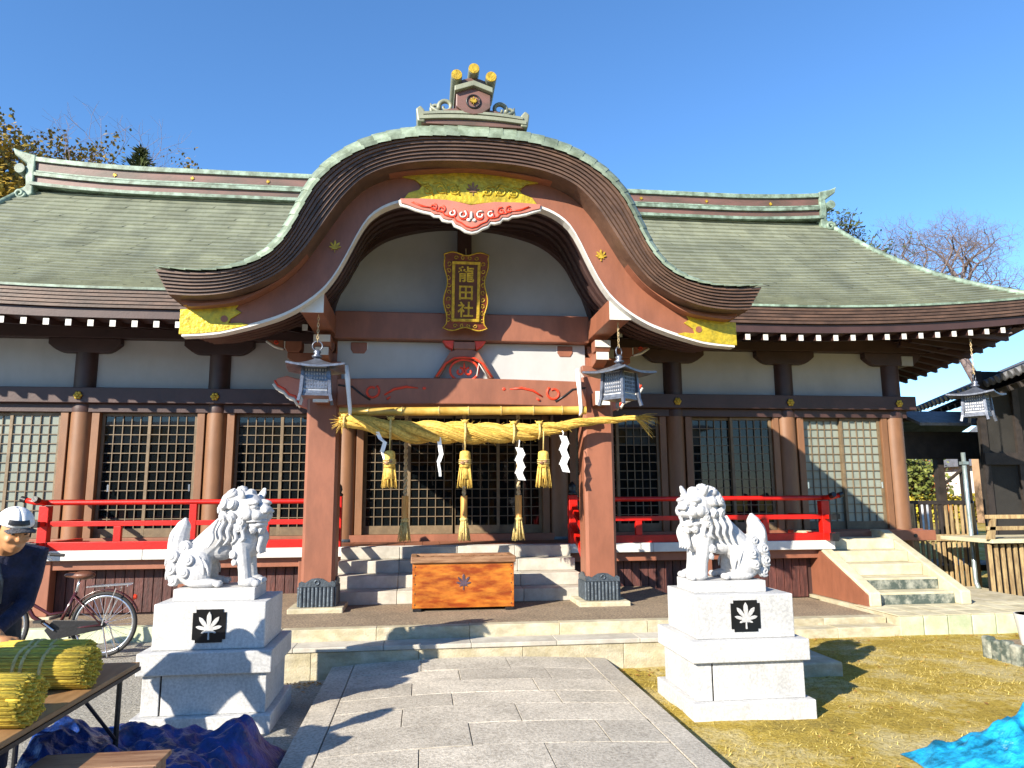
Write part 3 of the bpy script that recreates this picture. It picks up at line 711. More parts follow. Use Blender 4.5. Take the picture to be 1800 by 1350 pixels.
mwh = MB(); mwh.tube([(0, FB+.163, 4.48), (0, FB+.163, 4.40)], [.010, .02], 8).ell((.03, FB+.163, 4.39), (.022, .01, .018)).ell((-.03, FB+.163, 4.39), (.022, .01, .018))
mwh.build("white_scroll", 'white', pend, smooth=True)

# curved rafters under the porch roof and the boarding above them
def under(k):
    def fn(t):
        x = t*2.87; ax = abs(x)
        up = lerp(0, .22, k)
        return (x*lerp(1.0, 1.05, k), interp(TE, x)+up+.045)
    return fn
for k in range(5):
    y0 = FB+.42+k*.25
    archband(under((k+1)/6), (lambda kk: (lambda t: (under(kk)(t)[0], under(kk)(t)[1]-.075)))((k+1)/6), y0, y0+.085, n=80, t0=-.97, t1=.97).build("curved_rafter", 'brown_shade', H)
def sofg(u, v):
    p = under(v*1.1)(u*2-1); return (p[0], lerp(FB+.34, -2.2, v), p[1]+.01)
MB().grid(sofg, 90, 5).build("porch_soffit", 'brown_shade', H)
# tympanum and centre strut
po = [(-1.57, 3.60)]+[(t*1.58, interp(TF, t*1.58)+.05) for t in [i/30*2-1 for i in range(31)]]+[(1.57, 3.60)]
MB().prism(po, -2.56, -2.50).build("tympanum", 'plaster', H)
MB().box(-.085, .085, -2.72, -2.562, 3.70, 4.82).build("king_post", 'brown_shade', H, bevel=.006)
archband(lambda t: cur(TF, t, .14), lambda t: cur(TF, t, .0), -2.68, -2.57, n=60).build("tympanum_trim", 'brown_shade', H)
# beams between the pillars
MB().box(-1.53, 1.53, -2.73, -2.47, 3.365, 3.70).build("porch_beam", 'brown', H, bevel=.012)
MB().box(-1.5, 1.5, -2.60, -2.52, 2.90, 3.36).build("porch_panel", 'plaster', H)
def kz(x): return .05*(1-(x/1.45)**2)
ko = [(lerp(-1.47, 1.47, i/24), 2.56+kz(lerp(-1.47, 1.47, i/24))*.6) for i in range(25)]+[(lerp(1.47, -1.47, i/24), 2.875+kz(lerp(1.47, -1.47, i/24))*.5) for i in range(25)]
rb = MB().prism(ko, -2.78, -2.53).build("rainbow_beam", 'brown', H, bevel=.012)
for sx in (-1, 1):
    m = MB(); mg = MB()
    m.tube(spiral(sx*1.07, 2.73, -2.782, .085, 1.0, 2.2 if sx > 0 else .9, sx, 18, .55), .014, 6)
    m.tube([(sx*.93, -2.782, 2.69), (sx*.82, -2.782, 2.76), (sx*.68, -2.782, 2.79), (sx*.54, -2.782, 2.775)], [.010, .015, .016, .005], 6)
    m.tube([(sx*.90, -2.782, 2.64), (sx*.86, -2.782, 2.67)], [.015, .008], 6).ell((sx*.47, -2.782, 2.775), (.022, .008, .018))
    mg.tube([(sx*1.09, -2.781, 2.63), (sx*1.2, -2.781, 2.70), (sx*1.3, -2.781, 2.78), (sx*1.46, -2.781, 2.80)], .012, 6)
    m.build("red_swirl", 'redline', rb, smooth=True); mg.build("dark_swirl", 'black', rb, smooth=True)
# frog-leg strut
fo = [(-.36, 2.905), (-.30, 2.905), (-.2, 3.08), (-.10, 3.13), (0, 3.14), (.10, 3.13), (.2, 3.08), (.30, 2.905), (.36, 2.905), (.17, 3.22), (.10, 3.25), (-.10, 3.25), (-.17, 3.22)]
fl = MB().prism(fo, -2.76, -2.62).build("frog_leg_strut", 'brown', H, bevel=.006)
m = MB(); mw2 = MB()
m.tube([(a, -2.765, b) for a, b in ((-.33, 2.92), (-.22, 3.08), (-.12, 3.145), (0, 3.155), (.12, 3.145), (.22, 3.08), (.33, 2.92))], .013, 6)
m.tube([(.17*math.cos(a), -2.74, 3.0+.13*math.sin(a)) for a in [R(-60+i*300/24) for i in range(25)]], .014, 6)
m.tube([(0, -2.74, 3.10), (0, -2.74, 3.02)], [.004, .02], 6)
for sx in (-1, 1): m.tube(spiral(sx*.055, 2.985, -2.74, .05, .9, 1.5, sx, 14, .4), .014, 6)
mw2.tube([(a, -2.77, b) for a, b in ((.27, 2.93), (.17, 3.08), (.15, 2.93))], .010, 6)
m.build("strut_scroll", 'redline', fl, smooth=True); mw2.build("strut_line", 'white', fl, smooth=True)
MB().box(-.13, .13, -2.77, -2.60, 3.25, 3.345).build("bearing_block", 'brown', H, bevel=.01)
for sx in (-1, 1):
    MB().prism([(sx*.12, 3.36), (sx*.26, 3.36), (sx*.22, 3.30), (sx*.14, 3.25)], -2.75, -2.62).build("carved_nose", 'redline', H, bevel=.005)

# pillars with metal shoes, noses and brackets
for sx in (-1, 1):
    cx = sx*1.63; py = -2.52
    def oct_(h, c): return [(-h+c, -h), (h-c, -h), (h, -h+c), (h, h-c), (h-c, h), (-h+c, h), (-h, h-c), (-h, -h+c)]
    pil = MB().prism([(cx+a, py+b) for a, b in oct_(.185, .035)], .30, 2.95, 'z').build("porch_pillar", 'brown', H)
    MB().box(cx-.30, cx+.30, py-.30, py+.30, .2, .31).build("plinth_stone", 'kerb', pil, bevel=.012)
    sh = MB().prism([(cx+a, py+b) for a, b in oct_(.196, .03)], .312, .53, 'z').build("pillar_shoe", 'greyshoe', H)
    for i in range(9):
        xx = cx-.17+.34*i/8; MB().cyl((xx, py-.198, .315), (xx, py-.198, .525), .018, n=8).build("shoe_flute", 'greyshoe', sh, autosm=True)
    for i in range(9):
        yy = py-.17+.34*i/8
        for q in (-1, 1): MB().cyl((cx+q*.198, yy, .315), (cx+q*.198, yy, .525), .018, n=8).build("shoe_flute", 'greyshoe', sh, autosm=True)
    cr_ = [(-.2, .53), (-.2, .575), (-.17, .592), (-.13, .575), (-.09, .60), (-.06, .618), (0, .625), (.06, .618), (.09, .60), (.13, .575), (.17, .592), (.2, .575), (.2, .53)]
    MB().prism([(cx+a, b) for a, b in cr_], py-.206, py-.188).build("shoe_crest", 'greyshoe', sh)
    MB().prism([(cx*0+py+a, b) for a, b in cr_], cx-sx*.206, cx-sx*.188, 'x').build("shoe_crest", 'greyshoe', sh)
    MB().tube(spiral(cx, .578, py-.212, .026, 1.0, 0, 1, 14, .9), .007, 6).build("shoe_scroll", 'greyshoe', sh, smooth=True)
    # side nose carved to a trunk shape, white and red under-edge
    no = [(.19, 2.88), (.34, 2.90), (.44, 2.93), (.55, 2.90), (.59, 2.84), (.55, 2.78), (.47, 2.74), (.42, 2.68), (.35, 2.66), (.30, 2.58), (.19, 2.54)]
    nose = MB().prism([(cx+sx*a, z) for a, z in no], py-.09, py+.09).build("carved_nose", 'pink', H, bevel=.01)
    und = no[4:10]
    for q in (-1, 1):
        MB().tube([(cx+sx*a, py+q*.085, z-.004) for a, z in und], .018, 6).build("nose_edge", 'white', nose, smooth=True)
        MB().tube([(cx+sx*(a-.012), py+q*.092, z+.032) for a, z in und], .010, 6).build("nose_line", 'redline', nose, smooth=True)
    # front noses, white ended
    for (z0, z1, yf, w) in ((2.58, 2.74, -2.92, .085),):
        n_ = MB().box(cx-w, cx+w, yf, py-.18, z0, z1).build("front_nose", 'brown', H, bevel=.006)
        MB().box(cx-w-.002, cx+w+.002, yf-.012, yf-.002, z0-.002, z1+.002).build("nose_end", 'white', n_)
    # bracket set
    MB().prism([(cx-.13, 2.95), (cx+.13, 2.95), (cx+.19, 3.03), (cx+.19, 3.09), (cx-.19, 3.09), (cx-.19, 3.03)], py-.19, py+.19).build("bearing_block", 'brown', H, bevel=.008)
    arm = [(-.45, 3.21), (-.45, 3.15), (-.36, 3.09), (-.2, 3.06), (.2, 3.06), (.36, 3.09), (.45, 3.15), (.45, 3.21)]
    MB().prism([(cx+a, b) for a, b in arm], py-.075, py+.075).build("bracket_arm", 'brown', H, bevel=.008)
    arm2 = [(py+a, b) for a, b in arm]
    fa = MB().prism(arm2, cx-.072, cx+.072, 'x').build("bracket_arm", 'brown', H, bevel=.008)
    MB().box(cx-.074, cx+.074, py-.462, py-.452, 3.115, 3.205).build("arm_end", 'white', fa)
    for a in (-.38, 0, .38):
        MB().prism([(cx+a-.065, 3.212), (cx+a+.065, 3.212), (cx+a+.095, 3.26), (cx+a+.095, 3.345), (cx+a-.095, 3.345), (cx+a-.095, 3.26)], py-.09, py+.09).build("bearing_block", 'brown', H, bevel=.006)
        if a: 
            e_ = MB().box(cx+a+(.097 if a > 0 else -.107), cx+a+(.107 if a > 0 else -.097), py-.088, py+.088, 3.262, 3.343).build("block_end", 'white', H)
    fb = MB().prism([(py-.38-.065, 3.212), (py-.38+.065, 3.212), (py-.38+.095, 3.26), (py-.38+.095, 3.345), (py-.38-.095, 3.345), (py-.38-.095, 3.26)], cx-.095, cx+.095, 'x').build("bearing_block", 'brown', H, bevel=.006)
    MB().box(cx-.093, cx+.093, py-.487, py-.477, 3.262, 3.343).build("block_end", 'white', fb)
    for q in (-1, 1):   # cloud-shaped carved ends
        cl = [(.50, 3.26), (.62, 3.30), (.70, 3.36), (.50, 3.36)]
        c_ = MB().prism([(cx+q*a, b) for a, b in cl], py-.06, py+.06).build("carved_nose", 'brown', H, bevel=.006)
        MB().tube([(cx+q*a, py-.055, b-.006) for a, b in ((.50, 3.255), (.60, 3.285), (.70, 3.352))], .014, 6).build("nose_edge", 'white', c_, smooth=True)
        MB().tube(spiral(cx+q*.585, 3.335, py-.064, .026, 1.0, 0, q, 12, .4), .008, 6).build("nose_line", 'redline', c_, smooth=True)
    # long purlin with its white front end
    pu = MB().box(cx-.115, cx+.115, -3.79, -.3, 3.40, 3.63).build("porch_purlin", 'brown', H, bevel=.008)
    MB().box(cx-.118, cx+.118, -3.806, -3.794, 3.397, 3.633).build("purlin_end", 'white', pu)
    # tie back to the hall
    MB().box(cx-.10, cx+.10, -2.34, -.16, 2.60, 2.86).build("tie_back_beam", 'brown_shade', H, bevel=.008)
    MB().box(cx-.03, cx+.03, -3.75, -.2, 3.63, 3.75).build("purlin_board", 'brown_shade', H)

# crest ornament on top of the gable
orn = MB().prism([(-.57, 5.44), (.57, 5.44), (.57, 5.53), (.45, 5.56), (.25, 5.63), (.0, 5.65), (-.25, 5.63), (-.45, 5.56), (-.57, 5.53)], -4.03, -3.62).build("gable_crest", 'ridgebrown', H, bevel=.006)
for k, (z0, z1, w) in enumerate(((5.475, 5.515, .59), (5.525, 5.555, .55))):
    mb = [(lerp(-w, w, i/16), z1+.035*(1-(i/8-1)**2)) for i in range(17)]+[(lerp(w, -w, i/16), z0+.035*(1-(i/8-1)**2)) for i in range(17)]
    MB().prism(mb, -4.06-.008*k, -3.60).build("crest_band", 'copper', orn)
for sx in (-1, 1):
    MB().prism([(sx*a, b) for a, b in ((.53, 5.45), (.61, 5.45), (.63, 5.60), (.58, 5.64), (.53, 5.58))], -4.05, -3.62).build("crest_end", 'copper', orn, bevel=.015)
    m = MB()
    m.tube(spiral(sx*.30, 5.69, -3.95, .085, 1.1, -.6 if sx > 0 else 3.7, sx, 18, .35), [.03-.0008*i for i in range(19)], 8)
    m.tube(spiral(sx*.41, 5.655, -3.95, .06, 1.0, -.9 if sx > 0 else 4.0, sx, 16, .4), .02, 8)
    m.tube([(sx*.10, -3.97, 5.58), (sx*.25, -3.97, 5.60), (sx*.38, -3.97, 5.61), (sx*.46, -3.96, 5.67), (sx*.47, -3.95, 5.72)], [.03, .03, .026, .02, .008], 8)
    m.build("crest_scroll", 'copper', orn, smooth=True)
bl = [(-.19, 5.64), (-.10, 5.57), (0, 5.55), (.10, 5.57), (.19, 5.64), (.19, 5.80), (0, 5.87), (-.19, 5.80)]
MB().prism(bl, -4.07, -3.62).build("crest_block", 'ridgebrown', orn, bevel=.008)
MB().prism([(-.21, 5.79), (0, 5.865), (.21, 5.79), (.21, 5.85), (0, 5.925), (-.21, 5.85)], -4.12, -3.6).build("crest_gable", 'copper', orn, bevel=.006)
MB().prism([(-.16, 5.85), (0, 5.92), (.16, 5.85), (.17, 5.95), (.08, 5.985), (0, 6.0), (-.08, 5.985), (-.17, 5.95)], -4.05, -3.6).build("crest_top", 'ridgebrown', orn, bevel=.01)
for x, z in ((-.19, 5.96), (0, 6.045), (.19, 5.96)):
    t_ = MB().cyl((x, -4.14, z), (x, -3.6, z+.02), .062, n=18).build("crest_tile", 'copper', orn, autosm=True)
    MB().tube([(x, yy, z) for yy in (-4.139, -4.152, -4.154, -4.146)], [.058, .058, .036, .034], 18).build("tile_face", 'goldmark', t_)
MB().tube(spiral(0, 5.70, -4.075, .075, 1.0, 0, 1, 24, 1.0), .010, 6).build("crest_ring", 'black', orn, smooth=True)
MB().prism(maple(0, 5.69, .06), -4.092, -4.071).build("crest_leaf", 'goldmark', orn)
orn.location = (0, -.2, .165); orn.scale = (.94, 1, .948)

# ---- vermilion railings
def railing(x0, x1, outer):
    """outer: +1 / -1 = which end is the free corner"""
    r = MB().box(x0, x1, -1.235, -1.145, FL, FL+.105).build("railing", 'red', H, bevel=.006)
    tag(r, "vermilion lower rail")
    y = -1.19
    MB().box(x0, x1, y-.035, y+.035, FL+.30, FL+.365).build("middle_rail", 'red', r, bevel=.005)
    xt0, xt1 = (x0-.0, x1) if outer > 0 else (x0, x1)
    MB().cyl((x0, y, FL+.60), (x1, y, FL+.60), .033, n=12).build("top_rail", 'red', r, autosm=True)
    L = x1-x0; n = 4
    xe = x1 if outer > 0 else x0
    for i in range(1, n):
        x = lerp(x0, x1, i/n)
        if i % 2: MB().box(x-.045, x+.045, y-.035, y+.035, FL+.105, FL+.30).build("short_post", 'red', r, bevel=.005)
        else: MB().box(x-.045, x+.045, y-.04, y+.04, FL+.105, FL+.572).build("rail_post", 'red', r, bevel=.005)
    xc = xe-outer*.03
    MB().box(xc-.06, xc+.06, y-.06, y+.06, FL, FL+.56).build("corner_post", 'red', r, bevel=.008)
    # crossing rail ends with black metal caps, top rail flicks upward
    pts = [(xe-outer*.02, y, FL+.60), (xe+outer*.1, y, FL+.605), (xe+outer*.22, y, FL+.635), (xe+outer*.28, y, FL+.655)]
    MB().tube(pts[:3], .034, 12).build("rail_horn", 'red', r, smooth=True)
    MB().tube(pts[2:], [.042, .036], 12).build("rail_cap", 'black', r, autosm=True)
    MB().box(min(xe, xe+outer*.15), max(xe, xe+outer*.15), y-.033, y+.033, FL+.302, FL+.363).build("rail_horn", 'red', r, bevel=.004)
    MB().box(min(xe+outer*.12, xe+outer*.2), max(xe+outer*.12, xe+outer*.2), y-.04, y+.04, FL+.295, FL+.37).build("rail_cap", 'black', r, bevel=.004)
    MB().box(min(xe, xe+outer*.11), max(xe, xe+outer*.11), y-.045, y+.045, FL+.002, FL+.103).build("rail_horn", 'red', r, bevel=.004)
    MB().box(min(xe+outer*.1, xe+outer*.16), max(xe+outer*.1, xe+outer*.16), y-.052, y+.052, FL-.004, FL+.11).build("rail_cap", 'black', r, bevel=.006)
    # return toward the wall
    for zz, h, w in ((FL+.053, .105, .09), (FL+.333, .065, .07)):
        MB().box(xc-w/2, xc+w/2, -1.38, -.18, zz-h/2+.002, zz+h/2-.002).build("return_rail", 'red', r, bevel=.004)
    MB().tube([(xc, -.16, FL+.607), (xc, -1.3, FL+.607), (xc, -1.42, FL+.63)], .033, 12).build("return_rail", 'red', r, autosm=True)
    MB().tube([(xc, -1.42, FL+.63), (xc, -1.5, FL+.65)], [.042, .036], 12).build("rail_cap", 'black', r, autosm=True)
    MB().box(xc-.05, xc+.05, -1.46, -1.39, FL-.004, FL+.11).build("rail_cap", 'black', r, bevel=.006)
    MB().box(xc-.04, xc+.04, -1.45, -1.39, FL+.295, FL+.37).build("rail_cap", 'black', r, bevel=.004)
    # newel at the stair side with a sloping rail
    xn = x0 if outer > 0 else x1
    MB().box(xn-.06, xn+.06, y-.06, y+.06, FL, FL+.66).build("newel", 'red', r, bevel=.008)
    MB().lathe([(.065, 0), (.07, .03), (.045, .05), (.06, .09), (.05, .14), (.008, .19)], (xn, y, FL+.66), 14).build("newel_cap", 'black', r, smooth=True)
    MB().beam((xn, y-.05, FL+.50), (xn, -1.95, .62+.42), .07, .07).build("stair_rail", 'red', r, bevel=.006)
    MB().beam((xn, y-.05, FL+.22), (xn, -1.95, .42+.28), .07, .09).build("stair_rail", 'red', r, bevel=.006)
    MB().box(xn-.05, xn+.05, -2.04, -1.94, .30, 1.1).build("newel", 'red', r, bevel=.006)
    for q in (-1, 1): MB().lathe([(.05, 0), (.02, .03)], (xn, -1.99, 1.1), 10)
    return r
railing(-5.28, -1.60, -1); railing(1.60, 5.33, 1)

# ---- central stone stairs
st = thing("stone_stairs", "pale stone steps rising from the porch floor to the veranda behind the offering box", "stairs", (0, -1.6, .26))
for k in range(4):
    z0 = .258+k*.1525; 
    for i in range(4):
        a = lerp(-1.52, 1.52, i/4)+.002; b = lerp(-1.52, 1.52, (i+1)/4)-.002
        MB().box(a, b, -2.26+k*.29, -1.275, z0+.001, z0+.1525).build("step_stone", 'step', st, bevel=.008)

# ================================================================== SIDE STAIRS (right) and landing
ss = thing("side_stairs", "cream concrete side stairs with mossy lowest steps beside the veranda end", "stairs", (6.0, -1.6, .1))
for k in range(5):
    MB().box(5.36, 6.46, -2.2+k*.29, -.5, .1+k*.154+.001, .1+(k+1)*.154).build("step", 'sidestep', ss, bevel=.010)
    if k < 2: MB().box(5.365, 6.455, -2.206+k*.29, -2.198+k*.29, .1+k*.154+.004, .1+(k+1)*.154-.028).build("riser_face", 'mossy', ss)
for x0, x1, mt in ((5.20, 5.357, 'sidestep'), (6.463, 6.61, 'sidestep')):
    pr = [(-2.32, .1), (-.45, .1), (-.45, .98), (-.72, .98), (-2.32, .27)]
    MB().prism(pr, x0, x1, 'x').build("cheek_wall", mt, ss, bevel=.015)
MB().prism([(-2.30, .1), (-.45, .1), (-.45, .95), (-.72, .95), (-2.30, .24)], 5.175, 5.198, 'x').build("cheek_facing", 'brown', ss)
MB().box(5.5, 7.55, -.49, -.2, .80, .955).build("entry_sill", 'brown', H, bevel=.008)
MB().cyl((7.2, -.5, .875), (7.2, -.485, .875), .03, n=12).build("sill_boss", 'black', H)
land = thing("stair_landing", "tiled concrete landing with dark joints at the foot of the side stairs", "landing", (5.9, -2.6, -.11))
MB().box(5.12, 7.9, -2.99, -.5, -.3, .092).build("landing_core", 'kerb', land)
for i in range(9):
    x0 = 5.10+i*.31; 
    MB().box(x0+.008, x0+.302, -3.03, -2.985, -.25, .088).build("face_tile", 'tilegreen', land, bevel=.006)
    for j in range(3):
        MB().box(x0+.006, x0+.304, -3.03+j*.31+.006, -3.03+(j+1)*.31-.006, .089, .102).build("top_tile", 'sidestep', land, bevel=.004)
pt = thing("stone_planter", "low planter of upright pale stones holding a white pot by the side landing", "planter", (4.98, -4.7, DIRT))
for i in range(6):
    MB().box(4.72+i*.11+.006, 4.72+(i+1)*.11-.006, -4.92+.02*(i % 2), -4.80, DIRT-.05, .07+.03*math.sin(i*2.3)).build("stone", 'mossy', pt, bevel=.02)
for i in range(4):
    MB().box(4.70, 4.79, -4.79+i*.12, -4.68+i*.12, DIRT-.05, .06+.02*(i % 2)).build("stone", 'mossy', pt, bevel=.02)
MB().box(4.80, 5.38, -4.79, -4.3, DIRT, .02).build("soil", 'aggregate', pt)
MB().lathe([(.12, 0), (.15, .2), (.165, .3), (.15, .3), (.13, .2), (.02, .19)], (5.07, -4.6, .021), 20).build("pot", 'white', pt, autosm=True)
pt.location.x += .52; pt.location.y += .17

# ================================================================== NAME PLAQUE
pq = thing("name_plaque", "carved gilt framed plaque with gold lettering hanging under the gable", "plaque", (0, -2.86, 3.47))
pq.rotation_euler = (R(16), 0, 0)
def wav(t, n, a): return a*math.sin(t*n*math.pi)
W, HH = .245, .87
out = [(-W+wav(i/20, 4, .022)-(.025 if i in (0, 20) else 0), 3.48+HH*i/20) for i in range(21)]+[(lerp(-W, W, i/12), 3.48+HH+wav(i/12, 3, .02)+.01) for i in range(1, 12)]+[(W-wav(i/20, 4, .022)+(.025 if i in (0, 20) else 0), 3.48+HH*i/20) for i in range(20, -1, -1)]+[(lerp(W, -W, i/12), 3.48-wav(i/12, 3, .02)-.01) for i in range(1, 12)]
MB().prism(out, -2.90, -2.86).build("frame", M("plaque_red_lacquer", (.16, .028, .012), .4, var=.2, scale=10, bump=.2), pq, bevel=.004)
MB().tube([(x*.97, -2.905, 3.92+(z-3.92)*.98) for x, z in out], .008, 6, closed=True).build("gilt_rim", 'goldmark', pq, smooth=True)
for (x0, x1, z0, z1) in ((-.165, .165, 3.565, 3.60), (-.165, .165, 4.23, 4.265), (-.165, -.13, 3.60, 4.23), (.13, .165, 3.60, 4.23)):
    MB().box(x0, x1, -2.925, -2.901, z0, z1).build("gilt_bar", 'goldmark', pq, bevel=.005)
MB().box(-.13, .13, -2.906, -2.9005, 3.60, 4.23).build("panel", M("plaque_panel", (.10, .02, .014), .35, var=.2, scale=5, bump=.05), pq)
for k in range(9):
    for sx in (-1, 1):
        MB().tube(spiral(sx*.20, 3.58+k*.082, -2.904, .028, 1.0, k*1.3, sx if k % 2 else -sx, 12, .4), .005, 6).build("gilt_scroll", 'goldmark', pq, smooth=True)
for k in range(4):
    for z in (3.515, 4.305): MB().tube(spiral(-.12+k*.08, z, -2.904, .024, 1.0, k, 1, 12, .4), .005, 6).build("gilt_scroll", 'goldmark', pq, smooth=True)
dg = None
for ch, z in (("\u9f8d", 4.045), ("\u7530", 3.835), ("\u793e", 3.635)):
    cu = bpy.data.curves.new("character", 'FONT'); cu.body = ch; cu.size = .19; cu.extrude = .006; cu.offset = .0035; cu.align_x = 'CENTER'
    ob = bpy.data.objects.new("character", cu); COL.objects.link(ob)
    bpy.context.view_layer.update(); dg = bpy.context.evaluated_depsgraph_get()
    me = bpy.data.meshes.new_from_object(ob.evaluated_get(dg)); bpy.data.objects.remove(ob)
    me.transform(Matrix.Rotation(R(90), 4, 'X')); me.transform(Matrix.Translation(Vector((0, -2.910, z))-wloc(pq)))
    me.materials.clear(); me.materials.append(MT['goldmark'])
    o = bpy.data.objects.new("character", me); COL.objects.link(o); o.parent = pq
MB().tube([(0, -2.86, 4.30), (0, -2.72, 4.42)], .008, 6).build("hanging_cord", 'rope', pq)

# ================================================================== HANGING LANTERNS
def lantern(loc, rz, sc, label, chain):
    t = thing("hanging_lantern", label, "lantern", loc, "hanging metal lanterns"); t.rotation_euler = (0, 0, rz)
    o = Vector(loc)
    def v(x, y, z): return o+Vector((x, y, z))*sc
    def bx(m, x0, x1, y0, y1, z0, z1): a = v(x0, y0, z0); b = v(x1, y1, z1); return m.box(a.x, b.x, a.y, b.y, a.z, b.z)
    # roof: shallow flared pyramid
    m = MB(); n = 8
    def rf(r, a):
        k = r*2; c = max(abs(math.cos(a)), abs(math.sin(a))); rad = .31*r/c; h = .15-.16*r**.55+.05*max(0, r-.6)*(1/c-1)*4
        return v(math.cos(a)*rad, math.sin(a)*rad, h)
    m.grid(lambda u, w: rf(max(.02, w), 2*math.pi*u), 32, 8)
    m.grid(lambda u, w: rf(max(.02, 1-w), 2*math.pi*u)-Vector((0, 0, .022*sc)), 32, 8)
    m.grid(lambda u, w: rf(1, 2*math.pi*u)-Vector((0, 0, .022*sc*w)), 32, 1)
    m.build("lantern_roof", 'lantern', t)
    MB().lathe([(.05*sc, 0), (.06*sc, .02*sc), (.03*sc, .04*sc), (.045*sc, .07*sc), (.01, .1*sc)], tuple(v(0, 0, .12)), 14).build("finial", 'lantern', t, smooth=True)
    MB().tube([tuple(v(.055*math.cos(a), 0, .255+.055*math.sin(a))) for a in [i*math.pi/10 for i in range(20)]], .008*sc, 6, closed=True).build("ring", 'lantern', t, smooth=True)
    bx(MB(), -.125, .125, -.125, .125, -.30, .0).build("paper_box", 'lanternglow', t)
    for q in range(4):
        g_ = MB(); rot = Matrix.Rotation(q*math.pi/2, 4, 'Z')
        def bar(x0, x1, z0, z1, d0=.128, d1=.14):
            c = [Vector((x, -y_, z)) for x in (x0, x1) for y_ in (d0, d1) for z in (z0, z1)]
            c = [rot @ (p*sc)+o for p in c]; g_.add(c, [(0, 1, 3, 2), (4, 6, 7, 5), (0, 4, 5, 1), (2, 3, 7, 6), (0, 2, 6, 4), (1, 5, 7, 3)])
        for i in range(9): x = -.12+.24*i/8; bar(x-.007, x+.007, -.24, -.02)
        for i in range(6): z = -.24+.22*i/5; bar(-.12, .12, z-.008, z+.008, .1275, .139)
        bar(-.13, .13, -.30, -.265, .128, .142)
        g_.build("lantern_grille", 'lantern', t, fixn=False)
        p0 = rot @ Vector((.135, -.135, .0)); p1 = rot @ Vector((.155, -.155, -.30)); p2 = rot @ Vector((.175, -.175, -.39))
        MB().beam(v(*p0), v(*p1), .035*sc, .035*sc, up=(1, 0, 0)).build("lantern_post", 'lantern', t)
        MB().beam(v(*p1), v(*p2), .032*sc, .032*sc, up=(1, 0, 0)).build("lantern_foot", 'lantern', t)
    bx(MB(), -.15, .15, -.15, .15, -.325, -.302).build("lantern_base", 'lantern', t)
    zc = .30; k = 0
    ch = MB()
    while zc*sc < chain:
        c = v(0, 0, zc+.02)
        ch.tube([tuple(c+Vector((.011*math.cos(a) if k % 2 else 0, 0 if k % 2 else .011*math.cos(a), .024*math.sin(a)))*sc) for a in [i*math.pi/4 for i in range(8)]], .0035*sc, 5, closed=True); zc += .036; k += 1
    tag(ch.build("chain", 'rope', t), None, kind="stuff")
    return t
lantern((-1.575, -3.70, 2.83), R(5), .92, "dark metal hanging lantern facing squarely outward near the rope's thick cut end", .55)
lantern((1.63, -3.70, 2.83), R(38), .92, "dark metal hanging lantern turned cornerwise near the straw rope's frayed end", .55)
lantern((7.80, -1.32, 2.99), R(35), 1.02, "small pale grille lantern hanging under the roof corner above the wooden fence", .85)

# ================================================================== BAMBOO, STRAW ROPE, TASSELS, PAPER
bb = thing("bamboo_pole", "thick yellow bamboo pole tied across the porch above the straw rope", "bamboo pole", (0, -2.88, 2.49))
m = MB(); pts = []; rr = []
nodes = [-1.42, -1.10, -.72, -.30, .04, .42, .80, 1.14, 1.43]
for a, b in zip(nodes, nodes[1:]):
    for t_, r_ in ((0, .054), (.03, .049), (.5, .049), (.97, .049)): pts.append((lerp(a, b, t_), -2.90, 2.475+.04*(lerp(a, b, t_)+1.4)/2.8)); rr.append(r_)
pts.append((1.43, -2.90, 2.515)); rr.append(.05)
m.tube(pts, rr, 16).build("culm", 'bamboo', bb, autosm=True)
for x in nodes[1:-1]: MB().tube([(x-.004, -2.90, 2.475+.04*(x+1.4)/2.8), (x+.006, -2.90, 2.475+.04*(x+1.4)/2.8)], .0555, 16).build("node_ring", 'strawpale', bb, autosm=True)
for x, lab in ((-1.30, "grey twisted hanger strap holding the bamboo end by the shaded pillar"), (1.36, "white twisted hanger strap holding the bamboo end by the sunlit pillar")):
    z = 2.475+.04*(x+1.4)/2.8
    top = (x-.07 if x < 0 else x, -2.80, 3.02)
    pp = [top, (lerp(top[0], x, .35), -2.86, 2.86), (lerp(top[0], x, .7), -2.92, 2.66), (x, -2.955, z+.02), (x, -2.95, z-.03), (x, -2.90, z-.057), (x, -2.85, z-.02)]
    s_ = MB().tube(pp, [.026, .030, .022, .022, .018, .016, .014], 8); s_ = s_.build("hanger_strap", 'paper', smooth=True); tag(s_, lab, "strap")
rope = thing("straw_rope", "thick twisted golden straw rope slung below the bamboo pole", "straw rope", (0, -2.92, 2.25))
RP = [(-1.42, 2.36), (-1.2, 2.36), (-.95, 2.29), (-.6, 2.245), (-.2, 2.245), (.1, 2.235), (.45, 2.235), (.8, 2.26), (1.1, 2.31), (1.4, 2.375), (1.75, 2.40), (2.02, 2.425)]
def rpz(x):
    for (x0, z0), (x1, z1) in zip(RP, RP[1:]):
        if x <= x1: t_ = (x-x0)/(x1-x0); t_ = t_*t_*(3-2*t_); return lerp(z0, z1, t_)
    return RP[-1][1]
def rrad(x): return interp([(0, .098), (.25, .096), (.7, .08), (1.0, .06), (1.4, .038), (2.1, .024)], x) if x > 0 else interp([(0, .098), (.5, .104), (1.0, .08), (1.42, .045)], -x)
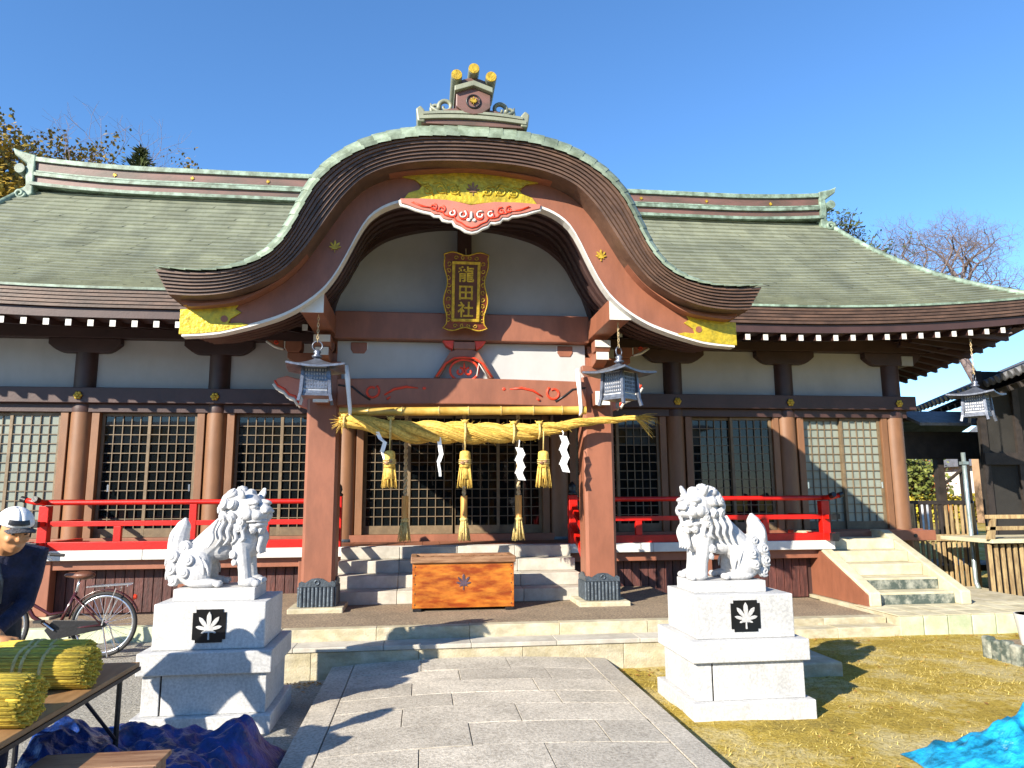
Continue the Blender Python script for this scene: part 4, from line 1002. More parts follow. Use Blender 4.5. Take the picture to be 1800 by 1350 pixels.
for sgm in range(3):
    pts, rr = [], []
    for i in range(181):
        x = lerp(-1.42, 2.04, i/180); r_ = rrad(x); a = x*6.4+sgm*2*math.pi/3; yo = -2.93 if x < 1.2 else -2.93-.0*(x-1.2)
        if x > 1.3: yo = -2.93-.03*(x-1.3)
        pts.append((x, yo+math.cos(a)*r_*.60, rpz(x)+math.sin(a)*r_*.60)); rr.append(r_*.66*(1+.05*mnoise.noise(Vector((x*9, sgm*4, 0)))))
    st_o = MB().tube(pts, rr, 12).build("strand", 'straw', rope, smooth=True)
    fm = MB(); rf_ = random.Random(60+sgm)
    for q in range(64):
        a0 = rf_.uniform(0, 6.28); i0 = rf_.randrange(0, 130); i1 = min(180, i0+rf_.randrange(25, 60)); fp = []
        for i in range(i0, i1+1, 3):
            p = Vector(pts[i]); tg = (Vector(pts[min(i+1, 180)])-Vector(pts[max(i-1, 0)])).normalized(); n1_ = tg.orthogonal().normalized(); n1_ = Vector((0, 0, 1)).cross(tg).normalized(); n2_ = tg.cross(n1_)
            aa = a0+.012*(i-i0); fp.append(p+(n1_*math.cos(aa)+n2_*math.sin(aa))*rr[i]*rf_.uniform(.97, 1.05))
        if len(fp) > 2: fm.tube(fp, .0055, 4)
    tag(fm.build("straw_fibres", 'straw', st_o, fixn=False), None, kind="stuff")
rs = random.Random(5); m = MB()
for i in range(90):
    x = rs.uniform(-1.40, 1.9); a = rs.uniform(0, 6.28); r_ = rrad(x)*1.15; p = Vector((x, -2.93+math.cos(a)*r_, rpz(x)+math.sin(a)*r_)); d = Vector((rs.uniform(.4, 1), math.cos(a)*.5, math.sin(a)*.6)).normalized()*rs.uniform(.02, .06)
    m.tube([p, p+d], [.002, .001], 4)
for i in range(46):
    p = Vector((2.0, -2.95, 2.425)); d = Vector((rs.uniform(.5, 1.0), rs.uniform(-.3, .2), rs.uniform(-.75, .12))).normalized()*rs.uniform(.14, .34)
    m.tube([p, p+d*.5+Vector((0, 0, .02)), p+d], [.004, .003, .001], 4)
for i in range(40):
    p = Vector((-1.38, -2.93, 2.37)); d = Vector((rs.uniform(-.6, .15), rs.uniform(-.5, .2), rs.uniform(-1, .2))).normalized()*rs.uniform(.06, .16)
    m.tube([p, p+d], [.006, .002], 4)
tag(m.build("loose_straws", 'straw', rope, fixn=False), None, kind="stuff")
for x in (-.84, 0.0, .56, .86, -1.36):
    r_ = rrad(x)*1.28
    MB().tube([(x, -2.93+math.cos(a)*r_, rpz(x)+math.sin(a)*r_) for a in [i*math.pi/8 for i in range(16)]], .014, 6, closed=True).build("binding", 'strawpale', rope, smooth=True)
    k_ = MB().ell((x, -2.94-r_*.3, rpz(x)+r_*1.0), (.04, .03, .025)); k_.tube([(x, -2.95, rpz(x)+r_), (x-.05, -2.97, rpz(x)+r_+.025)], [.01, .003], 5).tube([(x, -2.95, rpz(x)+r_), (x+.045, -2.97, rpz(x)+r_+.03)], [.01, .003], 5)
    k_.build("knot", 'straw', rope, smooth=True)
def tassel_mesh(name, par, x, y, zt, zb, r0, r1, mat, seed, n=46):
    r_ = random.Random(seed); m = MB()
    m.tube([(x, y, zt), (x, y, lerp(zt, zb, .6))], [r0*.8, r1*.7], 10)
    for i in range(n):
        a = r_.uniform(0, 6.28); k = math.sqrt(r_.uniform(.15, 1)); l = r_.uniform(.9, 1.04)
        m.tube([(x+math.cos(a)*r0*k, y+math.sin(a)*r0*k, zt), (x+math.cos(a)*lerp(r0, r1, .6)*k, y+math.sin(a)*lerp(r0, r1, .6)*k, lerp(zt, zb, .5)), (x+math.cos(a)*r1*k*1.05, y+math.sin(a)*r1*k*1.05, lerp(zt, zb, l))], [.008, .007, .004], 5)
    return tag(m.build(name, mat, par, smooth=True, fixn=False), None, kind="stuff")
for x, lab in ((-.845, "straw tassel half hidden by a twisted paper streamer on the thick rope"), (0.0, "straw tassel hanging straight above the offering box's middle"), (.90, "straw tassel between the two white zigzag paper streamers")):
    t = thing("straw_tassel", lab, "tassel", (x, -2.97, 2.02), "straw tassels on the rope"); y = -2.99
    MB().tube([(x, -2.99-.04, rpz(x)-.02), (x, y-.02, 2.12), (x, y, 2.02)], .007, 6).build("cord", 'strawpale', t, smooth=True)
    MB().lathe([(.03, .0), (.056, -.012), (.062, -.05), (.060, -.14), (.066, -.19)], (x, y, 2.03), 16).build("head", 'straw', t, smooth=True)
    for z in (1.925, 1.905, 1.885): MB().tube([(x+.067*math.cos(a), y+.067*math.sin(a), z) for a in [i*math.pi/8 for i in range(16)]], .0075, 5, closed=True).build("binding", 'strawpale', t, smooth=True)
    MB().ell((x-.03, y-.065, 1.89), (.028, .016, .02)).ell((x+.015, y-.065, 1.905), (.02, .014, .016)).build("knot", 'boxtrim', t, smooth=True)
    tassel_mesh("skirt", t, x, y, 1.86, 1.615, .06, .09, 'straw', int(x*10)+20)
def shide(x, z, y, w, h, n, lab, tw=0):
    m = MB(); zz = z; xx = x
    m.tube([(x, y+.03, rpz(x)-.05), (x+.01, y+.01, (z+rpz(x))/2-.02), (x, y, z)], [.008, .006, .005], 6)
    for i in range(n):
        d = w*.42 if i % 2 == 0 else -w*.42; yy = y-.008*(i % 2)
        m.add([(xx-w/2, yy, zz), (xx+w/2, yy, zz-h*.1), (xx+w/2+d, yy+.01, zz-h), (xx-w/2+d, yy+.01, zz-h*.9)], [(0, 1, 2, 3)])
        xx += d*.75; zz -= h*.82
    o = m.build("paper_streamer", 'paper', fixn=False, loc=(x, y, z)); so = o.modifiers.new("thick", 'SOLIDIFY'); so.thickness = .002
    tag(o, lab, "paper streamer", "white paper streamers on the rope")
shide(.615, 2.07, -3.0, .085, .088, 5, "white zigzag paper streamer hanging in front of a bell rope")
shide(1.13, 2.21, -3.0, .085, .10, 5, "white zigzag paper streamer alone beside the sunlit pillar")
for x, pts, lab in ((-.99, [(-.99, 2.24), (-.95, 2.16), (-.90, 2.12), (-.93, 2.02), (-.90, 1.93)], "curled paper streamer touching a straw tassel by the shaded pillar"), (-.30, [(-.30, 2.18), (-.285, 2.08), (-.27, 1.99), (-.30, 1.90), (-.285, 1.80), (-.28, 1.74)], "thin curled paper streamer hanging loose between two straw tassels")):
    m = MB()
    for i in range(len(pts)-1):
        (x0, z0), (x1, z1) = pts[i], pts[i+1]; w = .024 if i < 3 else .015; y = -3.0
        m.add([(x0-w, y, z0), (x0+w, y-.02*(-1)**i, z0), (x1+w, y+.02*(-1)**i, z1), (x1-w, y, z1)], [(0, 1, 2, 3)])
    o = m.build("paper_streamer", 'paper', fixn=False, loc=(x, -3.0, pts[0][1])); so = o.modifiers.new("thick", 'SOLIDIFY'); so.thickness = .002
    tag(o, lab, "paper streamer", "white paper streamers on the rope")
for x, lab in ((-.69, "bell pull rope with wooden tube and tassel near the shaded lattice doors"), (.05, "bell pull rope hanging behind the middle straw tassel"), (.75, "bell pull rope hanging behind the zigzag paper streamer")):
    t = thing("bell_rope", lab, "bell rope", (x, -1.9, .97), "bell ropes over the stairs"); y = -1.9
    for k in range(2):
        MB().tube([(x+.012*math.cos(z*42+k*math.pi), y+.012*math.sin(z*42+k*math.pi), z) for z in [lerp(2.72, 1.52, i/110) for i in range(111)]], .016, 7).build("rope_strand", 'rope', t, smooth=True)
    MB().lathe([(.02, .0), (.1, .02), (.11, .07), (.05, .12)], (x, y, 2.30), 14).build("bell", 'boxtrim', t, smooth=True)
    MB().cyl((x, y, 1.25), (x, y, 1.53), .042, n=8).build("wooden_tube", 'tubewood', t)
    MB().lathe([(.045, 0), (.052, -.015), (.045, -.04)], (x, y, 1.25), 14).build("collar", 'strawpale', t, smooth=True)
    tassel_mesh("tassel", t, x, y, 1.215, .965, .042, .085, 'strawpale', int(x*10)+50)
MB().box(-1.5, 1.5, -2.0, -1.8, 2.60, 2.74).build("bell_beam", 'brown_shade', H, bevel=.008)

# ================================================================== OFFERING BOX
ob_ = thing("offering_box", "polished orange wooden offering box with carved maple leaf before the steps", "offering box", (0, -2.62, .26))
x0, x1, y0, y1 = -.575, .565, -2.87, -2.38
for i, (a, b) in enumerate(((.292, .776),)):
    MB().box(x0+.012, x1-.012, y0, y0+.03, a, b).build("front_board", 'box', ob_, bevel=.003)
MB().box(x0, x0+.03, y0-.002, y1, .29, .778).build("side_board", 'box', ob_, bevel=.004); MB().box(x1-.03, x1, y0-.002, y1, .29, .778).build("side_board", 'box', ob_, bevel=.004)
MB().box(x0+.03, x1-.03, y1-.03, y1, .29, .778).build("back_board", 'box', ob_); MB().box(x0+.03, x1-.03, y0+.03, y1-.03, .29, .32).build("bottom_board", 'boxtrim', ob_)
for (a, b, c, d) in ((x0-.02, x1+.02, y0-.03, y0+.05), (x0-.02, x1+.02, y1-.05, y1+.02), (x0-.02, x0+.05, y0+.052, y1-.052), (x1-.05, x1+.02, y0+.052, y1-.052)):
    MB().box(a, b, c, d, .78, .85).build("rim", 'boxtrim', ob_, bevel=.01)
for i in range(9):
    x = lerp(x0+.1, x1-.1, i/8); MB().beam((x, y0+.05, .81), (x, y1-.05, .81), .035, .035).build("grate_bar", 'boxtrim', ob_)
for (a, b) in ((x0+.01, x0+.1), (x1-.1, x1-.01)): MB().box(a, b, y0-.03, y1, .262, .289).build("runner", 'black', ob_)
MB().prism(maple(-.005, .545, .115), y0-.008, y0-.001).build("maple_leaf", M("dull_purple_metal", (.15, .10, .13), .4, metal=.4, var=.2, scale=12, bump=.1), ob_, bevel=.002)
for x in (x0+.03, x1-.03):
    for z in (.33, .45, .55, .65, .74): MB().ell((x, y0-.001, z), (.008, .004, .008), nu=8, nv=5).build("nail", 'black', ob_, smooth=True)

# ================================================================== PEDESTALS AND GUARDIAN LIONS
def pedestal(cx, yf, label, jl):
    t = thing("stone_pedestal", label, "pedestal", (cx, yf+.42, DIRT)); 
    def b(nm, w, y0, y1, z0, z1): return MB().box(cx-w/2, cx+w/2, y0, y1, z0, z1).build(nm, 'granite', t, bevel=.008)
    b("base_slab", .94, yf, yf+.85, DIRT-.06, .012)
    xl = cx-.42; xj = xl+.125
    MB().box(xl, xj-.006, yf+.06, yf+.78, .013, .285).build("dado_stone", 'granite', t, bevel=.005)
    MB().box(xj+.006, cx+.42, yf+.06, yf+.40, .013, .285).build("dado_stone", 'granite', t, bevel=.005)
    MB().box(xj+.006, cx+.42, yf+.405, yf+.78, .013, .285).build("dado_stone", 'granite', t, bevel=.005)
    MB().box(xj-.006, xj+.006, yf+.07, yf+.75, .013, .28).build("joint", 'black', t)
    b("cornice_slab", .915, yf+.02, yf+.83, .287, .44)
    b("upper_block", .775, yf+.10, yf+.75, .441, .762)
    n = .115; c = .022; zc = .605
    po = [(-n+c, -n), (n-c, -n), (n-c, -n+c), (n, -n+c), (n, n-c), (n-c, n-c), (n-c, n), (-n+c, n), (-n+c, n-c), (-n, n-c), (-n, -n+c), (-n+c, -n+c)]
    e = MB().prism([(cx+a, zc+q) for a, q in po], yf+.094, yf+.104).build("emblem_panel", 'blackstone', t)
    MB().prism(maple(cx, zc-.025, .125), yf+.084, yf+.0935).build("maple_leaf", 'granite', e, bevel=.002)
    return t
pedestal(-1.98, -5.75, "white granite pedestal with black maple emblem under the closed mouthed lion", 1)
pedestal(1.965, -5.93, "white granite pedestal with black maple emblem under the open mouthed lion", -1)

def remeshed(mb, name, mat, parent, voxel, smooth=2, loc=None):
    me = mb.mesh("tmp", None, fixn=True); o = bpy.data.objects.new("tmp", me); COL.objects.link(o)
    r = o.modifiers.new("r", 'REMESH'); r.mode = 'VOXEL'; r.voxel_size = voxel; r.use_smooth_shade = True
    if smooth:
        s_ = o.modifiers.new("s", 'SMOOTH'); s_.factor = .5; s_.iterations = smooth
    bpy.context.view_layer.update(); d = bpy.context.evaluated_depsgraph_get()
    out = bpy.data.meshes.new_from_object(o.evaluated_get(d)); bpy.data.objects.remove(o)
    out.name = name; off = wloc(parent)
    out.transform(Matrix.Translation(-off)); out.materials.clear(); out.materials.append(MT[mat] if isinstance(mat, str) else mat)
    for p in out.polygons: p.use_smooth = True
    ob = bpy.data.objects.new(name, out); COL.objects.link(ob); ob.parent = parent; WL[ob.name] = off
    return ob

def lion(base, sx, open_mouth, label):
    t = thing("guardian_lion", label, "lion statue", base, "guardian lion statues"); B = Vector(base)
    MB().box(B.x-.29+.02*sx, B.x+.29+.02*sx, B.y-.2, B.y+.2, B.z, B.z+.088).build("plinth", 'granite', t, bevel=.006)
    m = MB(); Z0 = .085
    def T(p): return Vector((B.x+sx*p[0], B.y+p[1], B.z+Z0+p[2]))
    def flipm(rot): 
        S_ = Matrix(((sx, 0, 0), (0, 1, 0), (0, 0, 1))); return S_ @ rot if rot is not None else S_
    def E(c, r, rot=None, nu=18, nv=12): m.ell(T(c), r, flipm(rot), nu, nv)
    def Tb(pts, rad, n=10):
        pts = [Vector(p) for p in pts]
        if not hasattr(rad, '__len__'): rad = [rad]*len(pts)
        if 3 <= len(pts) <= 8:          # round the path through its points
            P_, R_ = [], []
            for i in range(len(pts)-1):
                p0, p1, p2, p3 = pts[max(i-1, 0)], pts[i], pts[i+1], pts[min(i+2, len(pts)-1)]
                for q in range(6):
                    u = q/6; P_.append(.5*((2*p1)+(p2-p0)*u+(2*p0-5*p1+4*p2-p3)*u*u+(3*p1-p0-3*p2+p3)*u**3)); w = u*u*(3-2*u); R_.append(lerp(rad[i], rad[i+1], w))
            pts, rad = P_+[pts[-1]], R_+[rad[-1]]
        m.tube([T(p) for p in pts], rad, n)
    # trunk
    Tb([(-.22, 0, .11), (-.16, 0, .22), (-.05, 0, .33), (.07, 0, .43), (.15, 0, .50)], [.09, .115, .12, .13, .12], 16)
    E((.18, 0, .37), (.125, .135, .15)); E((.21, 0, .31), (.095, .12, .10)); E((.0, 0, .285), (.13, .10, .095))
    E((.15, 0, .47), (.14, .145, .13))
    for s in (-1, 1):
        E((-.165, s*.09, .15), (.13, .07, .145)); E((-.13, s*.11, .10), (.095, .055, .10))
        E((-.085, s*.125, .035), (.125, .045, .036))
        for k in (-1, 0, 1): E((.025, s*.125+k*.026, .03), (.03, .018, .024), nu=10, nv=8)
        Tb([(.17, s*.095, .36), (.19, s*.10, .22), (.205, s*.10, .13), (.215, s*.10, .02)], [.066, .056, .048, .05], 14)
        E((.235, s*.10, .036), (.075, .056, .04))
        for k in (-1, 0, 1): E((.295, s*.10+k*.032, .028), (.032, .02, .026), nu=10, nv=8)
        E((.17, s*.115, .30), (.06, .035, .08))
        # thigh folds
        # mane locks falling along the shoulder
        for q in range(5):
            x0 = -.05+q*.055
            Tb([(x0+.05, s*.13, .50), (x0+.02, s*.152, .42), (x0+.03, s*.158, .36), (x0-.01, s*.150, .29+q*.01)], [.012, .017, .014, .005], 7)
    for q in range(4): Tb([(.27, -.09+q*.06, .45), (.315, -.09+q*.06, .37), (.30, -.09+q*.06, .28), (.315, -.09+q*.06, .24)], [.02, .022, .018, .006], 8)
    def curl(c, d, r):
        """a round curl with a raised spiral facing d"""
        c = Vector(c); d = Vector(d).normalized(); u = d.orthogonal().normalized(); w = d.cross(u)
        rot = Matrix((u, w, d)).transposed()
        E(c, (r, r, r*.62), rot, 14, 9)
        Tb([tuple(c+d*r*lerp(.42, .66, i/22)+(u*math.cos(i*.5)+w*math.sin(i*.5))*r*lerp(.88, .12, i/22)) for i in range(23)], [r*.19]*23, 6)
    # tail: flame plume plus rows of curls
    Tb([(-.27, 0, .14), (-.315, 0, .27), (-.31, 0, .37), (-.285, 0, .45), (-.27, 0, .515)], [.065, .075, .075, .055, .012], 14)
    for q in range(5):
        a = -1.1+q*.55
        Tb([(-.345+.02*q, math.sin(a)*.066, .29), (-.34+.018*q, math.sin(a)*.072, .38), (-.295+.006*q, math.sin(a)*.045, .47)], [.010, .014, .006], 6)
    for s in (-1, 1):
        for (x, z, r) in ((-.235, .30, .05), (-.315, .235, .055), (-.325, .145, .055), (-.305, .06, .05), (-.225, .185, .05), (-.235, .10, .042)):
            curl((x, s*.075, z), (-.35, s*1, .1), r)
    for s in (-1, 1):
        curl((-.19, s*.14, .205), (-.1, s*1, .25), .046); curl((-.215, s*.142, .12), (-.1, s*1, .0), .042); curl((.125, s*.135, .245), (-.3, s*1, .0), .034); curl((.135, s*.128, .185), (-.3, s*1, .0), .026)
        E((.18, s*.085, .32), (.085, .066, .12))
        for q in range(2): Tb([(-.125+q*.035, s*.145, .235-q*.02), (-.085+q*.035, s*.158, .17-q*.02), (-.075+q*.035, s*.155, .10-q*.012)], [.005, .012, .005], 8)
    curl((-.36, 0, .19), (-1, 0, .1), .055); curl((-.355, 0, .09), (-1, 0, .0), .052); curl((-.335, 0, .28), (-1, 0, .3), .045)
    # head, turned toward the approach
    yaw = R(-34); hc = Vector((.20, -.035, .575)); Rm = Matrix.Rotation(yaw, 3, 'Z') @ Matrix.Rotation(R(4), 3, 'Y')
    def hp(p): return tuple(hc+Rm @ Vector(p))
    def HE(c, r, rot=None, nu=16, nv=11): E(hp(c), r, Rm @ rot if rot is not None else Rm, nu, nv)
    HE((0, 0, 0), (.135, .135, .125)); HE((-.06, 0, .0), (.13, .145, .14))
    HE((.11, 0, -.03), (.085, .095, .052)); HE((.13, .05, -.035), (.06, .05, .045)); HE((.13, -.05, -.035), (.06, .05, .045))
    HE((.195, 0, .012), (.03, .05, .028)); HE((.15, 0, .03), (.05, .04, .03))
    for s in (-1, 1):
        HE((.212, s*.03, .002), (.02, .02, .016), nu=10, nv=8)
        HE((.10, s*.065, .062), (.06, .042, .022), Matrix.Rotation(R(-14*s), 3, 'X'))
        HE((.125, s*.062, .032), (.024, .026, .022), nu=12, nv=9)
        HE((.09, s*.10, -.03), (.05, .035, .045))
        HE((.02, s*.105, .115), (.035, .018, .045), Matrix.Rotation(R(-25*s), 3, 'X')); HE((.015, s*.122, .145), (.024, .012, .026), Matrix.Rotation(R(-25*s), 3, 'X'))
        for q in range(3): curl(hp((.06-.01*q, s*.115, -.08-.0*q-.045*q+.04)), tuple(Rm @ Vector((.5, s*1, -.1))), .036)
    jz = -.135 if open_mouth else -.108
    HE((.095, 0, jz), (.085, .078, .032)); HE((.15, 0, jz+.006), (.035, .06, .026)); HE((.06, 0, jz-.02), (.07, .07, .04))
    if open_mouth:
        for s in (-1, 1): HE((.155, s*.045, jz+.04), (.012, .012, .022), nu=8, nv=6); HE((.165, s*.052, -.075), (.012, .012, .02), nu=8, nv=6)
        HE((.10, 0, jz+.028), (.06, .035, .012))
    else:
        Tb([hp((.05, .095, -.088)), hp((.14, .075, -.076)), hp((.185, 0, -.072)), hp((.14, -.075, -.076)), hp((.05, -.095, -.088))], .011, 6)
    curl(hp((.15, 0, jz-.038)), tuple(Rm @ Vector((1, 0, -.4))), .032)
    for s in (-1, 1): curl(hp((.12, s*.05, jz-.035)), tuple(Rm @ Vector((.7, s*.6, -.4))), .03)
    HE((.0, 0, .128), (.03, .022, .03))
    # mane: rings of curls behind the face
    for (fx, rad, n_, r, a0) in ((-.02, .15, 9, .042, 0), (-.085, .165, 10, .045, 18), (-.145, .13, 8, .045, 0), (-.185, .06, 4, .042, 20)):
        for k in range(n_):
            a = R(a0+k*360/n_); dv = Vector((-.15 if fx > -.1 else -1.0, math.cos(a), math.sin(a)))
            if fx > -.05 and math.sin(a) > .75: continue
            curl(hp((fx, math.cos(a)*rad, math.sin(a)*rad*.92-.01)), tuple(Rm @ dv), r)
    remeshed(m, "lion_body", 'marble', t, .0042, 1)
    return t
lion((-2.01, -5.33, .762), 1, False, "white stone guardian lion with closed mouth beside the bicycle")
lion((1.93, -5.51, .762), -1, True, "white stone guardian lion with open mouth beside the dry lawn")

# ================================================================== BICYCLE
bk = thing("bicycle", "dark red city bicycle with brown saddle parked against the veranda", "bicycle", (-3.9, -2.93, DIRT))
GY = -2.93; WR = .33; WC = [(-3.56, GY, DIRT+WR), (-4.62, GY, DIRT+WR)]
for wc in WC:
    w = MB().tube([(wc[0]+(WR-.018)*math.cos(a), GY, wc[2]+(WR-.018)*math.sin(a)) for a in [i*math.pi/24 for i in range(48)]], .019, 8, closed=True).build("wheel", 'tyre', bk, smooth=True)
    MB().tube([(wc[0]+(WR-.044)*math.cos(a), GY, wc[2]+(WR-.044)*math.sin(a)) for a in [i*math.pi/24 for i in range(48)]], .012, 8, closed=True).build("rim", 'chrome', w, smooth=True)
    sp = MB()
    for i in range(28):
        a = i*2*math.pi/28; b = a+(.35 if i % 2 else -.35)
        sp.tube([(wc[0]+.03*math.cos(b), GY+(.02 if i % 4 < 2 else -.02), wc[2]+.03*math.sin(b)), (wc[0]+(WR-.05)*math.cos(a), GY, wc[2]+(WR-.05)*math.sin(a))], .0022, 4)
    tag(sp.build("spokes", 'chrome', w, fixn=False), None, kind="stuff")
    MB().cyl((wc[0], GY-.05, wc[2]), (wc[0], GY+.05, wc[2]), .028, n=12).build("hub", 'chrome', w, autosm=True)
    MB().tube([(wc[0]+(WR+.02)*math.cos(a), GY, wc[2]+(WR+.02)*math.sin(a)) for a in [R(20+i*150/16) for i in range(17)]], .024, 6, flat=.4).build("mudguard", 'bikeframe', bk, smooth=True)
z0 = DIRT; BBx, BBz = -4.02, DIRT+.29; RX, FX = -3.56, -4.62
fr = MB()
fr.tube([(-4.42, GY, z0+.86), (-4.38, GY, z0+.62), (-4.26, GY, z0+.42), (BBx-.03, GY, BBz)], .022, 10)
fr.tube([(-4.40, GY, z0+.78), (-4.30, GY, z0+.56), (-4.10, GY, z0+.44), (-3.93, GY, z0+.46)], .017, 10)
fr.tube([(BBx, GY, BBz), (-3.86, GY, z0+.66)], .018, 10)
for q in (-1, 1):
    fr.tube([(BBx, GY+q*.03, BBz), (RX, GY+q*.06, z0+WR)], .011, 8); fr.tube([(-3.87, GY+q*.02, z0+.62), (RX, GY+q*.06, z0+WR)], .010, 8)
    fr.tube([(-4.43, GY+q*.03, z0+.70), (-4.52, GY+q*.055, z0+.50), (FX, GY+q*.055, z0+WR)], .013, 8)
fr.build("frame", 'bikeframe', bk, smooth=True)
MB().tube([(-3.865, GY, z0+.64), (-3.83, GY, z0+.80)], .013, 8).build("seat_post", 'chrome', bk, smooth=True)
sd = MB().ell((-3.80, GY, z0+.83), (.12, .085, .045)).ell((-3.90, GY, z0+.835), (.10, .035, .03)); remeshed(sd, "saddle", 'saddle', bk, .012, 3)
MB().tube([(-4.42, GY, z0+.86), (-4.44, GY, z0+.97)], .014, 8).build("stem", 'chrome', bk, smooth=True)
for q in (-1, 1):
    hb = MB().tube([(-4.44, GY, z0+.97), (-4.46, GY+q*.1, z0+1.02), (-4.40, GY+q*.22, z0+1.04), (-4.25, GY+q*.27, z0+1.03)], .011, 8).build("handlebar", 'chrome', bk, smooth=True)
    MB().tube([(-4.27, GY+q*.268, z0+1.03), (-4.13, GY+q*.275, z0+1.02)], .017, 8).build("grip", 'tyre', hb, autosm=True)
    MB().tube([(-4.36, GY+q*.24, z0+1.03), (-4.24, GY+q*.25, z0+.98)], .006, 6).build("brake_lever", 'chrome', hb)
    MB().tube([(BBx, GY+q*.07, BBz), (BBx+q*.12, GY+q*.09, BBz-q*.1)], .010, 8).build("crank", 'chrome', bk)
    MB().box(BBx+q*.12-.04, BBx+q*.12+.04, GY+q*.09, GY+q*.09+q*.08, BBz-q*.1-.012, BBz-q*.1+.012).build("pedal", 'tyre', bk)
    MB().tube([(RX, GY+q*.07, z0+WR), (RX+.12, GY+q*.075, z0+.70)], .006, 6).build("rack_stay", 'chrome', bk)
    MB().tube([(RX+.02, GY+q*.08, z0+WR-.02), (RX+.10, GY+q*.12, z0+.02)], .008, 6).build("stand_leg", 'chrome', bk)
rk = MB()
for q in (-.06, 0, .06): rk.tube([(-3.74, GY+q, z0+.715), (-3.32, GY+q, z0+.735)], .007, 6)
for x in (-3.72, -3.52, -3.33): rk.tube([(x, GY-.07, z0+.72), (x, GY+.07, z0+.72)], .007, 6)
rk.build("carrier_rack", 'chrome', bk)
MB().tube([(-3.28, GY, z0+.60), (-3.255, GY, z0+.60)], [.03, .022], 12).build("tail_light", 'redline', bk)
MB().prism([(BBx-.10, BBz), (BBx-.02, BBz+.10), (RX, z0+WR+.045), (RX+.05, z0+WR), (RX, z0+WR-.045), (BBx-.02, BBz-.10)], GY-.055, GY-.045).build("chain_guard", 'black', bk, bevel=.01)
MB().tube([(-4.44, GY+.02, z0+.9), (-4.55, GY, z0+.88)], [.02, .045], 12).build("headlamp", 'chrome', bk, autosm=True)

bk.location.x -= .20

# ================================================================== FOLDING TABLE, STRAW BUNDLES, CRATE, TARPAULINS
tb = thing("folding_table", "brown topped folding table with thin black legs carrying straw bundles", "table", (-2.34, -7.7, DIRT))
MB().box(-2.66, -2.04, -8.7, -6.79, .575, .60).build("table_top", 'tabletop', tb, bevel=.004)
MB().box(-2.665, -2.035, -8.705, -6.785, .555, .574).build("table_edge", 'black', tb)
for x in (-2.60, -2.10):
    for y in (-8.6, -6.9):
        MB().cyl((x, y, DIRT), (x, y, .555), .014, n=10).build("leg", 'black', tb)
        MB().tube([(x, y, .22), (x, y+(.45 if y < -7.5 else -.45), .55)], .009, 8).build("brace", 'black', tb)
for y in (-8.6, -6.9): MB().tube([(-2.60, y, .12), (-2.10, y, .12)], .010, 8).build("crossbar", 'black', tb)
def bundle(c, d, r, l, label):
    c = Vector(c); d = Vector(d).normalized(); t = thing("straw_bundle", label, "straw bundle", tuple(c-Vector((0, 0, r))), "straw bundles on the table")
    u = d.cross(Vector((0, 0, 1))).normalized(); w = u.cross(d)
    rb_ = random.Random(int(c.x*100)); m = MB()
    m.tube([c-d*l/2, c+d*l/2], r*.93, 18)
    for i in range(240):
        a = rb_.uniform(0, 6.28); k = r*rb_.uniform(.92, 1.0); o = (u*math.cos(a)+w*math.sin(a))*k; e0 = rb_.uniform(-.04, .03); e1 = rb_.uniform(-.02, .02)
        p0, p1 = c-d*(l/2+e0)+o, c+d*(l/2+e1)+o*rb_.uniform(.98, 1.04); m.tube([p0, (p0+p1)/2+o*.02, p1], .0052, 4)
    for i in range(240):
        a = rb_.uniform(0, 6.28); k = r*math.sqrt(rb_.uniform(0, .9)); o = (u*math.cos(a)+w*math.sin(a))*k; e1 = rb_.uniform(.0, .035)
        m.tube([c+d*(l/2-.03)+o, c+d*(l/2+e1)+o], .0055, 5)
    tag(m.build("straws", 'bundle', t, smooth=True, fixn=False), None, kind="stuff")
    for f in (-.16, -.08, .12):
        MB().tube([c+d*l*f+(u*math.cos(a)+w*math.sin(a))*r*1.03 for a in [i*math.pi/12 for i in range(24)]], .010, 6, closed=True).build("binding", 'strawpale', t, smooth=True)
    return t
bundle((-2.31, -7.34, .696), (1, -.12, 0), .092, .46, "yellow straw bundle tied with cords lying at the person's hand")
bundle((-2.28, -7.95, .702), (1, -.12, 0), .098, .46, "yellow straw bundle lying nearest the wooden crate")
bundle((-2.40, -7.09, .69), (1, -.1, 0), .088, .40, "smaller yellow straw bundle behind the tied one at the table's end")
cr = thing("wooden_crate", "low wooden crate with a plain plank lid below the table edge", "crate", (-1.95, -8.15, DIRT))
for i in range(4): MB().box(-2.02+.0, -1.52, -8.62+i*.195, -8.62+(i+1)*.195-.006, .43, .45).build("lid_plank", 'boxtrim', cr, bevel=.004)
for (a, b, c, d) in ((-2.0, -1.54, -8.60, -8.58), (-2.0, -1.54, -7.87, -7.85), (-2.0, -1.98, -8.58, -7.87), (-1.56, -1.54, -8.58, -7.87)):
    MB().box(a, b, c, d, DIRT, .428).build("side_panel", 'boxtrim', cr, bevel=.003)

